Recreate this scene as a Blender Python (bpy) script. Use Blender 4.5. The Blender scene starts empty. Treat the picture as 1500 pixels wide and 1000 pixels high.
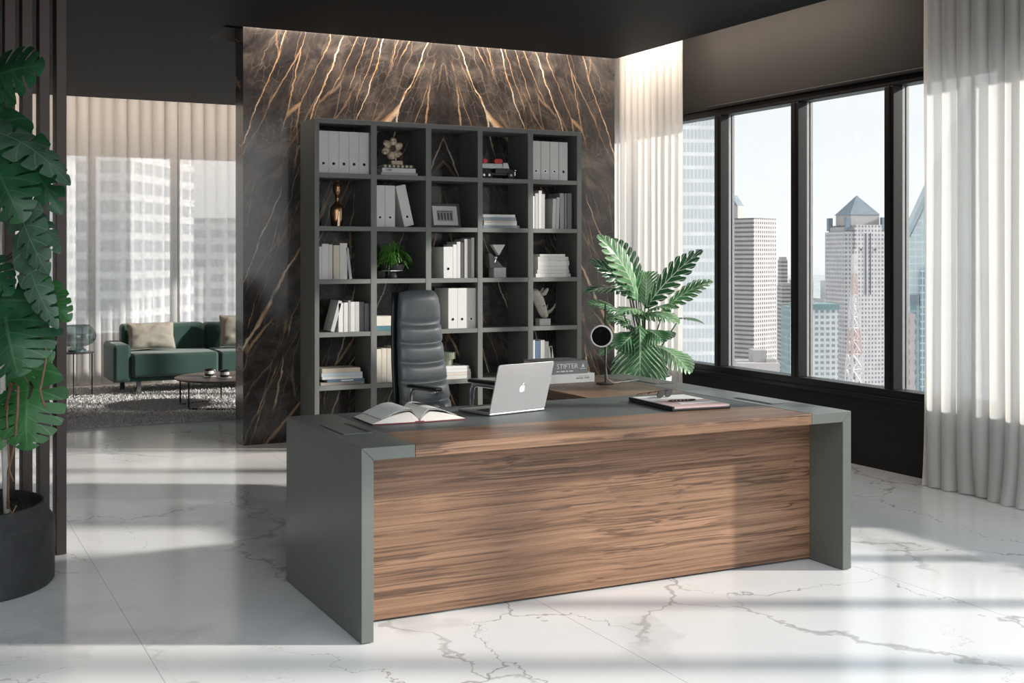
import bpy, math, random
from mathutils import Vector, Matrix, noise
# ---------------------------------------------------------------- camera
S = bpy.context.scene
COL = S.collection
PI = math.pi
HC, TH, FPX, HY = 1.469, math.radians(26.80), 1754.26, 373.05
cd = bpy.data.cameras.new('camera'); cam = bpy.data.objects.new('camera', cd); COL.objects.link(cam)
cam.location = (0, 0, HC); cam.rotation_euler = (PI/2, 0, -TH)
cd.sensor_width = 36; cd.lens = 36*FPX/1500; cd.shift_y = -(500-HY)/1500
cd.clip_start = .05; cd.clip_end = 20000
S.camera = cam
S.view_settings.view_transform = 'Standard'; S.view_settings.look = 'None'
S.view_settings.gamma = 1; S.view_settings.use_curve_mapping = False
S.view_settings.exposure = 0.68
S.cycles.use_denoising = True
S.cycles.max_bounces = 10; S.cycles.transparent_max_bounces = 16
S.cycles.sample_clamp_indirect = 6
# ---------------------------------------------------------------- sky, sun, cove lamps
W = bpy.data.worlds.new('sky'); S.world = W; W.use_nodes = True
wn = W.node_tree.nodes; wl = W.node_tree.links
bg = wn['Background']; tc = wn.new('ShaderNodeTexCoord'); sx = wn.new('ShaderNodeSeparateXYZ')
wl.new(tc.outputs['Generated'], sx.inputs[0])
wr = wn.new('ShaderNodeValToRGB'); e = wr.color_ramp.elements
mr = wn.new('ShaderNodeMapRange'); mr.inputs[1].default_value = -1; mr.inputs[2].default_value = 1
wl.new(sx.outputs[2], mr.inputs[0]); wl.new(mr.outputs[0], wr.inputs[0])
e[0].position = .47; e[0].color = (.55, .58, .60, 1)
e[1].position = 1; e[1].color = (.50, .62, .72, 1)
for p, c in ((.497, (.94, .95, .955, 1)), (.54, (.89, .92, .93, 1)), (.62, (.76, .80, .825, 1))):
    k = e.new(p); k.color = c
cn = wn.new('ShaderNodeTexNoise'); cm = wn.new('ShaderNodeMapping'); cm.inputs['Scale'].default_value = (3, 3, 14)
wl.new(tc.outputs['Generated'], cm.inputs[0]); wl.new(cm.outputs[0], cn.inputs['Vector']); cn.inputs['Scale'].default_value = 2.2
cr = wn.new('ShaderNodeValToRGB'); cr.color_ramp.elements[0].position = .5; cr.color_ramp.elements[1].position = .75
wl.new(cn.outputs[0], cr.inputs[0])
mxs = wn.new('ShaderNodeMix'); mxs.data_type = 'RGBA'; mxs.inputs[7].default_value = (.93, .94, .95, 1)
ml = wn.new('ShaderNodeMath'); ml.operation = 'MULTIPLY'; ml.inputs[1].default_value = .5
wl.new(cr.outputs[0], ml.inputs[0]); wl.new(ml.outputs[0], mxs.inputs[0]); wl.new(wr.outputs[0], mxs.inputs[6])
wl.new(mxs.outputs[2], bg.inputs[0]); bg.inputs[1].default_value = 1.65
sd = bpy.data.lights.new('sun', 'SUN'); sun = bpy.data.objects.new('sun', sd); COL.objects.link(sun)
sd.energy = 9.0; sd.angle = math.radians(2.4); sd.color = (1, .95, .88)
sun.location = (20, -10, 14)
sun.rotation_euler = Vector((-.89, .45, -.40)).to_track_quat('-Z', 'Y').to_euler()
def strip(name, loc, sx_, sy_, direction, watt, up='X'):
    l = bpy.data.lights.new(name, 'AREA'); l.shape = 'RECTANGLE'; l.size = sx_; l.size_y = sy_
    l.energy = watt; l.color = (1, .84, .70)
    o = bpy.data.objects.new(name, l); COL.objects.link(o); o.location = loc
    d = Vector(direction).normalized()
    xa = Vector((1, 0, 0)) if up == 'X' else Vector((0, 1, 0))
    za = -d; ya = za.cross(xa).normalized()
    o.rotation_euler = Matrix((xa, ya, za)).transposed().to_euler()
    return o
strip('cove_lamp_marble', (3.75, 8.80, 3.34), 3.2, .04, (0, .55, -.5), 34)
strip('cove_lamp_window', (5.46, 7.9, 3.36), 3.2, .04, (.5, 0, -.5), 26, 'Y')
strip('cove_lamp_lounge', (2.2, 13.47, 3.34), 6.5, .04, (0, .5, -.5), 44)

# ---------------------------------------------------------------- helpers
FWD = Vector((math.sin(TH), math.cos(TH), 0)); RGT = Vector((math.cos(TH), -math.sin(TH), 0))
def at(px, py, d):
    "world point seen at a photo position, d metres ahead"
    return Vector((0, 0, HC)) + FWD*d + RGT*((px-750)/FPX*d) + Vector((0, 0, (HY-py)/FPX*d))
class MB:
    def __init__(s): s.v = []; s.f = []; s.uv = []
    def add(s, vs, fs, uv=None):
        b = len(s.v); s.v += [tuple(v) for v in vs]; s.f += [tuple(i+b for i in f) for f in fs]
        s.uv += (uv if uv else [(0, 0)]*len(vs)); return s
    def box(s, x0, x1, y0, y1, z0, z1, M=None):
        vs = [(x, y, z) for z in (z0, z1) for y in (y0, y1) for x in (x0, x1)]
        if M: vs = [M @ Vector(v) for v in vs]
        return s.add(vs, [(0, 2, 3, 1), (4, 5, 7, 6), (0, 1, 5, 4), (2, 6, 7, 3), (0, 4, 6, 2), (1, 3, 7, 5)])
    def prism(s, poly, a0, a1, axis='Y'):
        n = len(poly)
        def P(p, a): return {'Y': (p[0], a, p[1]), 'X': (a, p[0], p[1]), 'Z': (p[0], p[1], a)}[axis]
        vs = [P(p, a0) for p in poly] + [P(p, a1) for p in poly]
        fs = [tuple(range(n)), tuple(range(2*n-1, n-1, -1))]
        fs += [(i, i+n, (i+1) % n+n, (i+1) % n) for i in range(n)]
        return s.add(vs, fs)
    def tube(s, pts, r, n=8, cap=True, sq=1.0, up=None):
        pts = [Vector(p) for p in pts]; m = len(pts); rs = r if isinstance(r, (list, tuple)) else [r]*m
        vs = []; prev = None
        for i, p in enumerate(pts):
            t = (pts[min(i+1, m-1)] - pts[max(i-1, 0)]).normalized()
            if prev is None:
                a = Vector(up) if up else (Vector((0, 0, 1)) if abs(t.z) < .9 else Vector((1, 0, 0)))
            else: a = prev
            u = (a - t*a.dot(t)).normalized(); w = t.cross(u); prev = u
            for k in range(n):
                c = 2*PI*k/n; vs.append(p + u*(rs[i]*math.cos(c)) + w*(rs[i]*sq*math.sin(c)))
        fs = [(i*n+k, i*n+(k+1) % n, (i+1)*n+(k+1) % n, (i+1)*n+k) for i in range(m-1) for k in range(n)]
        if cap: fs += [tuple(range(n-1, -1, -1)), tuple((m-1)*n+k for k in range(n))]
        return s.add(vs, fs)
    def lathe(s, prof, c=(0, 0, 0), n=32, M=None, sx=1, sy=1):
        vs = []
        for r, z in prof:
            for k in range(n):
                a = 2*PI*k/n; v = Vector((r*math.cos(a)*sx, r*math.sin(a)*sy, z))
                if M: v = M @ v
                vs.append(v + Vector(c))
        m = len(prof)
        fs = [(i*n+k, i*n+(k+1) % n, (i+1)*n+(k+1) % n, (i+1)*n+k) for i in range(m-1) for k in range(n)]
        if prof[0][0] > 1e-6: fs.append(tuple(range(n-1, -1, -1)))
        if prof[-1][0] > 1e-6: fs.append(tuple((m-1)*n+k for k in range(n)))
        return s.add(vs, fs)
    def ball(s, c, r, n=16, m=10, M=None):
        rx, ry, rz = r if isinstance(r, (list, tuple)) else (r, r, r)
        prof = [(math.sin(PI*i/m), -math.cos(PI*i/m)) for i in range(m+1)]
        vs = []
        for q, z in prof:
            for k in range(n):
                a = 2*PI*k/n; v = Vector((rx*q*math.cos(a), ry*q*math.sin(a), rz*z))
                vs.append((M @ v if M else v) + Vector(c))
        return s.add(vs, [(i*n+k, i*n+(k+1) % n, (i+1)*n+(k+1) % n, (i+1)*n+k) for i in range(m) for k in range(n)])
    def loft(s, rings, cap=True):
        n = len(rings[0]); vs = [v for r in rings for v in r]; m = len(rings)
        fs = [(i*n+k, i*n+(k+1) % n, (i+1)*n+(k+1) % n, (i+1)*n+k) for i in range(m-1) for k in range(n)]
        if cap: fs += [tuple(range(n-1, -1, -1)), tuple((m-1)*n+k for k in range(n))]
        return s.add(vs, fs)
    def build(s, name, mat, parent=None, bevel=0, smooth=False, sub=0, world=False, seg=2, solid=0):
        v = s.v
        if world and parent is not None:
            l = parent.location; v = [(a-l[0], b-l[1], c-l[2]) for a, b, c in v]
        me = bpy.data.meshes.new(name); me.from_pydata(v, [], s.f); me.update()
        if any(u != (0, 0) for u in s.uv):
            ul = me.uv_layers.new(name='UVMap')
            for lp in me.loops: ul.data[lp.index].uv = s.uv[lp.vertex_index]
        o = bpy.data.objects.new(name, me); COL.objects.link(o)
        me.materials.append(mat)
        if smooth: me.shade_smooth()
        if parent is not None: o.parent = parent
        if solid:
            k = o.modifiers.new('solid', 'SOLIDIFY'); k.thickness = solid; k.offset = 0
        if bevel:
            k = o.modifiers.new('bevel', 'BEVEL'); k.width = bevel; k.segments = seg; k.limit_method = 'ANGLE'
            k.angle_limit = math.radians(40)
            if not smooth: me.shade_smooth()
            wnm = o.modifiers.new('wn', 'WEIGHTED_NORMAL'); wnm.keep_sharp = True
        if sub:
            k = o.modifiers.new('sub', 'SUBSURF'); k.levels = sub; k.render_levels = sub
        return o
def tag(o, label, cat, group=None, kind=None):
    o['label'] = label; o['category'] = cat
    if group: o['group'] = group
    if kind: o['kind'] = kind
    return o
def thing(name, label, cat, loc=(0, 0, 0), rz=0, group=None):
    o = bpy.data.objects.new(name, None); COL.objects.link(o); o.location = loc; o.rotation_euler = (0, 0, rz)
    o.empty_display_size = .05
    return tag(o, label, cat, group)
def struct(o, label=None):
    o['kind'] = 'structure'
    if label: o['label'] = label
    return o
# ---------------------------------------------------------------- materials
def nmat(name):
    m = bpy.data.materials.new(name); m.use_nodes = True
    nt = m.node_tree; return m, nt, nt.nodes['Principled BSDF']
def N(nt, t, **kw):
    n = nt.nodes.new('ShaderNode'+t)
    for k, v in kw.items(): setattr(n, k, v)
    return n
def ramp(nt, stops, src=None, interp='LINEAR'):
    r = N(nt, 'ValToRGB'); r.color_ramp.interpolation = interp; el = r.color_ramp.elements
    while len(el) < len(stops): el.new(.5)
    for q, (p, c) in zip(el, stops):
        q.position = p; q.color = tuple(c)+(1,) if len(c) == 3 else c
    if src is not None: nt.links.new(src, r.inputs[0])
    return r
def mixc(nt, fac, a, b, mode='MIX'):
    m = N(nt, 'Mix', data_type='RGBA', blend_type=mode)
    for s, v in ((0, fac), (6, a), (7, b)):
        if hasattr(v, 'is_linked'): nt.links.new(v, m.inputs[s])
        else: m.inputs[s].default_value = v if s == 0 else (tuple(v)+(1,) if len(v) == 3 else v)
    return m.outputs[2]
def mth(nt, op, a, b=None, c=None):
    m = N(nt, 'Math', operation=op)
    for i, v in enumerate((a, b, c)):
        if v is None: continue
        if hasattr(v, 'is_linked'): nt.links.new(v, m.inputs[i])
        else: m.inputs[i].default_value = v
    return m.outputs[0]
def coords(nt, scale=(1, 1, 1), kind='Object', rot=(0, 0, 0), loc=(0, 0, 0)):
    t = N(nt, 'TexCoord'); m = N(nt, 'Mapping')
    m.inputs['Scale'].default_value = scale; m.inputs['Rotation'].default_value = rot; m.inputs['Location'].default_value = loc
    nt.links.new(t.outputs[kind], m.inputs[0]); return m.outputs[0]
def noise_n(nt, vec, scale, detail=4, rough=.5, dist=0):
    n = N(nt, 'TexNoise'); n.inputs['Scale'].default_value = scale; n.inputs['Detail'].default_value = detail
    n.inputs['Roughness'].default_value = rough; n.inputs['Distortion'].default_value = dist
    nt.links.new(vec, n.inputs['Vector']); return n.outputs[0]
_cache = {}
def pm(col, rough=.5, metal=0, var=.08, scale=30, spec=.5, coat=0, bump=0, name='paint', sheen=0):
    key = (col, rough, metal, var, scale, spec, coat, bump, sheen)
    if key in _cache: return _cache[key]
    m, nt, b = nmat(name)
    f = noise_n(nt, coords(nt), scale, 3)
    r = ramp(nt, [(.3, tuple(max(0, c*(1-var)) for c in col)), (.7, tuple(min(1, c*(1+var)) for c in col))], f)
    nt.links.new(r.outputs[0], b.inputs['Base Color'])
    b.inputs['Roughness'].default_value = rough; b.inputs['Metallic'].default_value = metal
    b.inputs['Specular IOR Level'].default_value = spec; b.inputs['Coat Weight'].default_value = coat
    if sheen: b.inputs['Sheen Weight'].default_value = sheen
    if bump:
        bp = N(nt, 'Bump'); bp.inputs['Strength'].default_value = bump; bp.inputs['Distance'].default_value = .002
        nt.links.new(noise_n(nt, coords(nt), scale*8, 2), bp.inputs['Height']); nt.links.new(bp.outputs[0], b.inputs['Normal'])
    _cache[key] = m; return m
def floor_mat():
    m, nt, b = nmat('white_marble_tiles')
    P = coords(nt)
    w1 = noise_n(nt, coords(nt, (.45, .45, .45)), 1.0, 6, .6)
    base = ramp(nt, [(.35, (.73, .72, .71)), (.6, (.81, .80, .79))], w1).outputs[0]
    # broad broken veins
    def vein(rot, sc, nsc, wdt, dist, seed, msc):
        v = coords(nt, sc, rot=(0, 0, rot), loc=(seed, seed*.7, 0))
        n = noise_n(nt, v, nsc, 7, .62, dist)
        d = mth(nt, 'ABSOLUTE', mth(nt, 'SUBTRACT', n, .5))
        mp = N(nt, 'MapRange', interpolation_type='SMOOTHSTEP'); nt.links.new(d, mp.inputs[0])
        mp.inputs[1].default_value = 0; mp.inputs[2].default_value = wdt; mp.inputs[3].default_value = 1; mp.inputs[4].default_value = 0
        mask = noise_n(nt, coords(nt, loc=(seed*2.3, -seed, 1)), msc, 2, .5)
        mk = N(nt, 'MapRange', interpolation_type='SMOOTHSTEP'); nt.links.new(mask, mk.inputs[0])
        mk.inputs[1].default_value = .50; mk.inputs[2].default_value = .62
        return mth(nt, 'MULTIPLY', mp.outputs[0], mk.outputs[0])
    def crack(scale, wd, warp, seed, lo, hi, rot, msc=.7, wf=1.6, det=5):
        nz = N(nt, 'TexNoise'); nz.inputs['Scale'].default_value = wf; nz.inputs['Detail'].default_value = det; nz.inputs['Roughness'].default_value = .58
        nt.links.new(coords(nt, loc=(seed, -seed, seed)), nz.inputs['Vector'])
        sb = N(nt, 'VectorMath', operation='SUBTRACT'); sb.inputs[1].default_value = (.5, .5, .5); nt.links.new(nz.outputs['Color'], sb.inputs[0])
        w = N(nt, 'VectorMath', operation='SCALE'); w.inputs['Scale'].default_value = warp; nt.links.new(sb.outputs[0], w.inputs[0])
        ad = N(nt, 'VectorMath', operation='ADD'); nt.links.new(P, ad.inputs[0]); nt.links.new(w.outputs[0], ad.inputs[1])
        q = N(nt, 'Mapping'); q.inputs['Scale'].default_value = scale; q.inputs['Rotation'].default_value = (0, 0, rot); q.inputs['Location'].default_value = (seed*.37, seed*.71, 0)
        nt.links.new(ad.outputs[0], q.inputs[0])
        v = N(nt, 'TexVoronoi', feature='DISTANCE_TO_EDGE', voronoi_dimensions='2D'); v.inputs['Scale'].default_value = 1; nt.links.new(q.outputs[0], v.inputs['Vector'])
        wm = mth(nt, 'MULTIPLY', mth(nt, 'POWER', noise_n(nt, coords(nt, loc=(seed*3, 1, 0)), 1.7, 3), 2.2), wd*4)
        k0 = mth(nt, 'SUBTRACT', 1, mth(nt, 'MINIMUM', mth(nt, 'DIVIDE', v.outputs['Distance'], wm), 1))
        k = N(nt, 'MapRange', interpolation_type='SMOOTHSTEP'); nt.links.new(noise_n(nt, coords(nt, loc=(seed, 3, seed)), msc, 2), k.inputs[0])
        k.inputs[1].default_value = lo; k.inputs[2].default_value = hi
        return mth(nt, 'MULTIPLY', mth(nt, 'POWER', k0, .5), k.outputs[0])
    A = crack((.75, .42, 1), .012, .9, 3.1, .44, .54, .6)
    B = crack((1.1, .6, 1), .006, .8, 8.7, .45, .55, -.5, .9, 2.2)
    D = crack((.55, .3, 1), .07, 1.1, 14.2, .50, .60, .3, .9, 1.2, 4)
    E_ = crack((1.8, .8, 1), .005, .9, 23.5, .50, .60, 1.0, 1.2, 3)
    pat = ramp(nt, [(.35, (.45,)*3), (.7, (1,)*3)], noise_n(nt, P, 9, 5, .65)).outputs[0]
    c = mixc(nt, mth(nt, 'MULTIPLY', mth(nt, 'MULTIPLY', D, pat), .62), base, (.40, .39, .38))
    c = mixc(nt, mth(nt, 'MULTIPLY', A, .72), c, (.33, .32, .31))
    c = mixc(nt, mth(nt, 'MULTIPLY', B, .75), c, (.24, .235, .23))
    c = mixc(nt, mth(nt, 'MULTIPLY', E_, .5), c, (.36, .35, .34))
    # tile joints every 1.6 m across, one line at x = .79
    sp = N(nt, 'SeparateXYZ'); nt.links.new(P, sp.inputs[0])
    def joint(o, period, off, w):
        q = mth(nt, 'MODULO', mth(nt, 'ADD', mth(nt, 'SUBTRACT', o, off), 100*period), period)
        return mth(nt, 'LESS_THAN', q, w)
    j = mth(nt, 'MAXIMUM', joint(sp.outputs[0], 1.6, .789, .004), joint(sp.outputs[1], 3.2, 2.4, .003))
    c = mixc(nt, mth(nt, 'MULTIPLY', j, .55), c, (.25, .25, .25))
    nt.links.new(c, b.inputs['Base Color'])
    rr = ramp(nt, [(.3, (.10,)*3), (.8, (.24,)*3)], noise_n(nt, P, 1.5, 4))
    nt.links.new(rr.outputs[0], b.inputs['Roughness'])
    b.inputs['Specular IOR Level'].default_value = .5
    return m
def marble_mat(cx):
    "dark brown marble with gold veins, book matched about x = cx (object space)"
    m, nt, b = nmat('dark_gold_veined_marble')
    t = N(nt, 'TexCoord'); sp = N(nt, 'SeparateXYZ'); nt.links.new(t.outputs['Object'], sp.inputs[0])
    X, Y, Z = sp.outputs
    u = mth(nt, 'ABSOLUTE', mth(nt, 'SUBTRACT', X, cx))
    cb = N(nt, 'CombineXYZ')
    sh = mth(nt, 'MULTIPLY', mth(nt, 'SUBTRACT', 3.2, Z), .36)
    us = mth(nt, 'SUBTRACT', u, sh)
    # fan: lines spread away from the matched joint with height
    nt.links.new(us, cb.inputs[0]); nt.links.new(Y, cb.inputs[1]); nt.links.new(Z, cb.inputs[2])
    P = cb.outputs[0]
    def mp(scale, loc=(0, 0, 0)):
        q = N(nt, 'Mapping'); q.inputs['Scale'].default_value = scale; q.inputs['Location'].default_value = loc
        nt.links.new(P, q.inputs[0]); return q.outputs[0]
    cloud = noise_n(nt, mp((1.4, 1.4, 1.2)), 2.6, 9, .68, .8)
    base = ramp(nt, [(.32, (.010, .010, .011)), (.5, (.034, .030, .029)), (.70, (.095, .080, .070))], cloud).outputs[0]
    def vein(scale, wd, warp, seed, lo, hi, msc=(1.0, 1, .6), wf=3.0):
        nz = N(nt, 'TexNoise'); nz.inputs['Scale'].default_value = wf; nz.inputs['Detail'].default_value = 6; nz.inputs['Roughness'].default_value = .6
        nt.links.new(mp((1, 1, .8), (seed, 0, seed)), nz.inputs['Vector'])
        w = N(nt, 'VectorMath', operation='SCALE'); sb = N(nt, 'VectorMath', operation='SUBTRACT'); sb.inputs[1].default_value = (.5, .5, .5)
        nt.links.new(nz.outputs['Color'], sb.inputs[0]); nt.links.new(sb.outputs[0], w.inputs[0]); w.inputs['Scale'].default_value = warp
        ad = N(nt, 'VectorMath', operation='ADD'); nt.links.new(P, ad.inputs[0]); nt.links.new(w.outputs[0], ad.inputs[1])
        q = N(nt, 'Mapping'); q.inputs['Scale'].default_value = scale; q.inputs['Location'].default_value = (seed, 0, seed*.6); nt.links.new(ad.outputs[0], q.inputs[0])
        v = N(nt, 'TexVoronoi', feature='DISTANCE_TO_EDGE', voronoi_dimensions='2D'); v.inputs['Scale'].default_value = 1
        s2 = N(nt, 'SeparateXYZ'); c2 = N(nt, 'CombineXYZ'); nt.links.new(q.outputs[0], s2.inputs[0])
        nt.links.new(s2.outputs[0], c2.inputs[0]); nt.links.new(s2.outputs[2], c2.inputs[1]); nt.links.new(c2.outputs[0], v.inputs['Vector'])
        wn_ = noise_n(nt, mp((3, 1, 2), (seed*3, 1, 0)), 2.0, 3)
        wm = mth(nt, 'MULTIPLY', wn_, wd*2)
        k0 = mth(nt, 'SUBTRACT', 1, mth(nt, 'MINIMUM', mth(nt, 'DIVIDE', v.outputs['Distance'], wm), 1))
        k = N(nt, 'MapRange', interpolation_type='SMOOTHSTEP')
        nt.links.new(noise_n(nt, mp(msc, (seed*1.7, 3, seed)), 2.4, 2), k.inputs[0])
        k.inputs[1].default_value = lo; k.inputs[2].default_value = hi
        return mth(nt, 'MULTIPLY', mth(nt, 'POWER', k0, .6), k.outputs[0])
    big = vein((2.6, .01, .26), .014, .16, 9.4, .40, .50)
    big2 = vein((4.4, .01, .45), .015, .14, 17.9, .44, .56)
    thin = vein((8, .01, .9), .024, .12, 11.1, .40, .58, wf=5)
    web = vein((16, .01, 9), .05, .10, 2.7, .42, .62, (1.4, 1, 1.4), 8)
    c = mixc(nt, mth(nt, 'MULTIPLY', web, .22), base, (.22, .18, .15))
    c = mixc(nt, mth(nt, 'MULTIPLY', thin, .45), c, (.30, .20, .13))
    c = mixc(nt, mth(nt, 'MULTIPLY', big2, .80), c, (.40, .26, .15))
    cc = ramp(nt, [(.40, (.38, .21, .09)), (.60, (.60, .50, .39))], noise_n(nt, mp((2, 1, 2)), 3, 2)).outputs[0]
    c = mixc(nt, mth(nt, 'MULTIPLY', big, .95), c, cc)
    nt.links.new(c, b.inputs['Base Color']); b.inputs['Roughness'].default_value = .13
    return m
def wood_mat(name, axis='X', tint=1.0):
    m, nt, b = nmat(name)
    def sc(a, f): return {'X': (a, f, f), 'Y': (f, a, f)}[axis]
    wob = noise_n(nt, coords(nt, sc(.9, 2.2)), 1.5, 3, .5)
    cb = N(nt, 'CombineXYZ'); k = mth(nt, 'MULTIPLY', wob, 1.6)
    for i in range(3): nt.links.new(k, cb.inputs[i])
    def V(a, f):
        vm = N(nt, 'VectorMath', operation='ADD'); nt.links.new(coords(nt, sc(a, f)), vm.inputs[0]); nt.links.new(cb.outputs[0], vm.inputs[1]); return vm.outputs[0]
    n1 = noise_n(nt, V(.40, 42), 1.0, 7, .70, .2)
    n2 = noise_n(nt, V(.28, 38), 1.0, 4, .55, .2)
    n3 = noise_n(nt, V(.7, 100), 1.0, 3, .55)
    tone = noise_n(nt, coords(nt, sc(.35, 5)), 1.2, 3)
    s = tint
    c = ramp(nt, [(.30, (.15*s, .076*s, .042*s)), (.44, (.27*s, .147*s, .086*s)), (.58, (.335*s, .19*s, .115*s)), (.75, (.41*s, .248*s, .155*s))], n1).outputs[0]
    def line(n, wd):
        d = N(nt, 'MapRange', interpolation_type='SMOOTHSTEP'); nt.links.new(mth(nt, 'ABSOLUTE', mth(nt, 'SUBTRACT', n, .5)), d.inputs[0])
        d.inputs[1].default_value = 0; d.inputs[2].default_value = wd; d.inputs[3].default_value = 1; d.inputs[4].default_value = 0; return d.outputs[0]
    mask = ramp(nt, [(.36, (.25,)*3), (.55, (1,)*3)], noise_n(nt, coords(nt, sc(1.2, 9)), 1.4, 3)).outputs[0]
    c = mixc(nt, mth(nt, 'MULTIPLY', line(n2, .055), mth(nt, 'MULTIPLY', mask, .85)), c, (.055*s, .026*s, .014*s))
    c = mixc(nt, mth(nt, 'MULTIPLY', line(n3, .09), .42), c, (.11*s, .055*s, .03*s))
    tn = ramp(nt, [(.3, (.82, .80, .78)), (.7, (1.1, 1.09, 1.08))], tone).outputs[0]
    c = mixc(nt, 1.0, c, tn, 'MULTIPLY')
    nt.links.new(c, b.inputs['Base Color']); b.inputs['Roughness'].default_value = .42
    bp = N(nt, 'Bump'); bp.inputs['Strength'].default_value = .12; bp.inputs['Distance'].default_value = .001
    nt.links.new(n2, bp.inputs['Height']); nt.links.new(bp.outputs[0], b.inputs['Normal'])
    return m
def sheer_mat(name, col, transp, transl=.5):
    m, nt, b = nmat(name); nt.nodes.remove(b); out = nt.nodes['Material Output']
    d = N(nt, 'BsdfDiffuse'); t = N(nt, 'BsdfTranslucent'); tr = N(nt, 'BsdfTransparent')
    wv = N(nt, 'TexWave', wave_type='BANDS', bands_direction='Z'); wv.inputs['Scale'].default_value = 90; wv.inputs['Distortion'].default_value = 1.5
    nt.links.new(coords(nt), wv.inputs['Vector'])
    r = ramp(nt, [(0, tuple(c*.96 for c in col)), (1, col)], wv.outputs[0])
    nt.links.new(r.outputs[0], d.inputs[0]); nt.links.new(r.outputs[0], t.inputs[0])
    m1 = N(nt, 'MixShader'); m1.inputs[0].default_value = transl; m2 = N(nt, 'MixShader'); m2.inputs[0].default_value = transp
    nt.links.new(d.outputs[0], m1.inputs[1]); nt.links.new(t.outputs[0], m1.inputs[2])
    nt.links.new(m1.outputs[0], m2.inputs[1]); nt.links.new(tr.outputs[0], m2.inputs[2])
    nt.links.new(m2.outputs[0], out.inputs[0]); return m
def glass_mat(name, tint, gloss=.03):
    m, nt, b = nmat(name); nt.nodes.remove(b); out = nt.nodes['Material Output']
    tr = N(nt, 'BsdfTransparent'); g = N(nt, 'BsdfGlossy'); g.inputs['Roughness'].default_value = .02
    lw = N(nt, 'LayerWeight'); lw.inputs[0].default_value = .5
    fz = mth(nt, 'ADD', mth(nt, 'MULTIPLY', mth(nt, 'POWER', lw.outputs['Facing'], 4), .35), gloss)
    n = noise_n(nt, coords(nt), 3, 2); r = ramp(nt, [(0, tuple(c*.99 for c in tint)), (1, tint)], n)
    nt.links.new(r.outputs[0], tr.inputs[0])
    mx = N(nt, 'MixShader'); nt.links.new(fz, mx.inputs[0])
    nt.links.new(tr.outputs[0], mx.inputs[1]); nt.links.new(g.outputs[0], mx.inputs[2]); nt.links.new(mx.outputs[0], out.inputs[0])
    return m
def facade_mat(name, wall, win, bw, rh, mx=.35, wrough=.35):
    "window grid on wall metres (UV)"
    m, nt, b = nmat(name)
    t = N(nt, 'TexCoord'); sp = N(nt, 'SeparateXYZ'); nt.links.new(t.outputs['UV'], sp.inputs[0])
    def cell(o, p, frac):
        q = mth(nt, 'FRACT', mth(nt, 'DIVIDE', o, p)); return mth(nt, 'LESS_THAN', q, frac)
    fu = cell(sp.outputs[0], bw, mx if not isinstance(mx, tuple) else mx[0]); fv = cell(sp.outputs[1], rh, mx if not isinstance(mx, tuple) else mx[1])
    k = mth(nt, 'MULTIPLY', fu, fv)
    n = noise_n(nt, coords(nt, (.05, .05, .05), 'UV'), 3, 3)
    wc = ramp(nt, [(.3, tuple(c*.9 for c in wall)), (.7, tuple(min(1, c*1.08) for c in wall))], n).outputs[0]
    c = mixc(nt, k, wc, win); nt.links.new(c, b.inputs['Base Color'])
    b.inputs['Roughness'].default_value = wrough + .2
    return m
def leaf_mat(name, dark, mid, vein, vw=.10, n=8, slant=.8, rough=.35, vs=.8):
    m, nt, b = nmat(name)
    t = N(nt, 'TexCoord'); sp = N(nt, 'SeparateXYZ'); nt.links.new(t.outputs['UV'], sp.inputs[0])
    U, V = sp.outputs[0], sp.outputs[1]
    a = mth(nt, 'ABSOLUTE', U)
    q = mth(nt, 'FRACT', mth(nt, 'SUBTRACT', mth(nt, 'MULTIPLY', V, n), mth(nt, 'MULTIPLY', a, slant)))
    d = mth(nt, 'ABSOLUTE', mth(nt, 'SUBTRACT', q, .5))
    line = N(nt, 'MapRange', interpolation_type='SMOOTHSTEP'); nt.links.new(d, line.inputs[0])
    line.inputs[1].default_value = vw*.3; line.inputs[2].default_value = vw; line.inputs[3].default_value = 1; line.inputs[4].default_value = 0
    mid_l = mth(nt, 'LESS_THAN', a, .035)
    f = mth(nt, 'MAXIMUM', line.outputs[0], mid_l)
    base = ramp(nt, [(.3, dark), (.7, mid)], noise_n(nt, coords(nt), 9, 3)).outputs[0]
    c = mixc(nt, mth(nt, 'MULTIPLY', f, vs), base, vein)
    nt.links.new(c, b.inputs['Base Color']); b.inputs['Roughness'].default_value = rough
    out = nt.nodes['Material Output']; tl = N(nt, 'BsdfTranslucent'); nt.links.new(c, tl.inputs[0])
    mx = N(nt, 'MixShader'); mx.inputs[0].default_value = .22
    nt.links.new(b.outputs[0], mx.inputs[1]); nt.links.new(tl.outputs[0], mx.inputs[2]); nt.links.new(mx.outputs[0], out.inputs[0])
    return m
M_floor = floor_mat(); M_marble = marble_mat(3.99)
M_wood = wood_mat('zebrano_veneer', 'X', .92); M_woodY = wood_mat('zebrano_return', 'Y', .92)
M_lac = pm((.112, .123, .109), .34, spec=.5, var=.03, name='sage_lacquer')
M_lac_sh = pm((.18, .188, .178), .5, var=.03, name='sage_shelf_lacquer')
M_leather = pm((.075, .088, .088), .5, bump=.15, scale=60, name='green_black_leather')
M_chair = pm((.115, .13, .138), .36, bump=.12, scale=50, name='slate_leather')
M_black = pm((.012, .012, .013), .4, name='black'); M_blackm = pm((.012, .013, .015), .55, name='matt_black')
M_chrome = pm((.75, .75, .76), .12, 1, .02, name='chrome'); M_alu = pm((.48, .48, .49), .38, .75, .02, name='silver_aluminium')
M_paper = pm((.80, .78, .74), .7, var=.04, name='paper'); M_page = pm((.74, .68, .62), .7, var=.05, name='cream_pages')
M_white = pm((.72, .71, .69), .5, var=.02, name='white_card'); M_frame = pm((.006, .0065, .0075), .4, spec=.25, name='black_window_frame')
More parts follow.
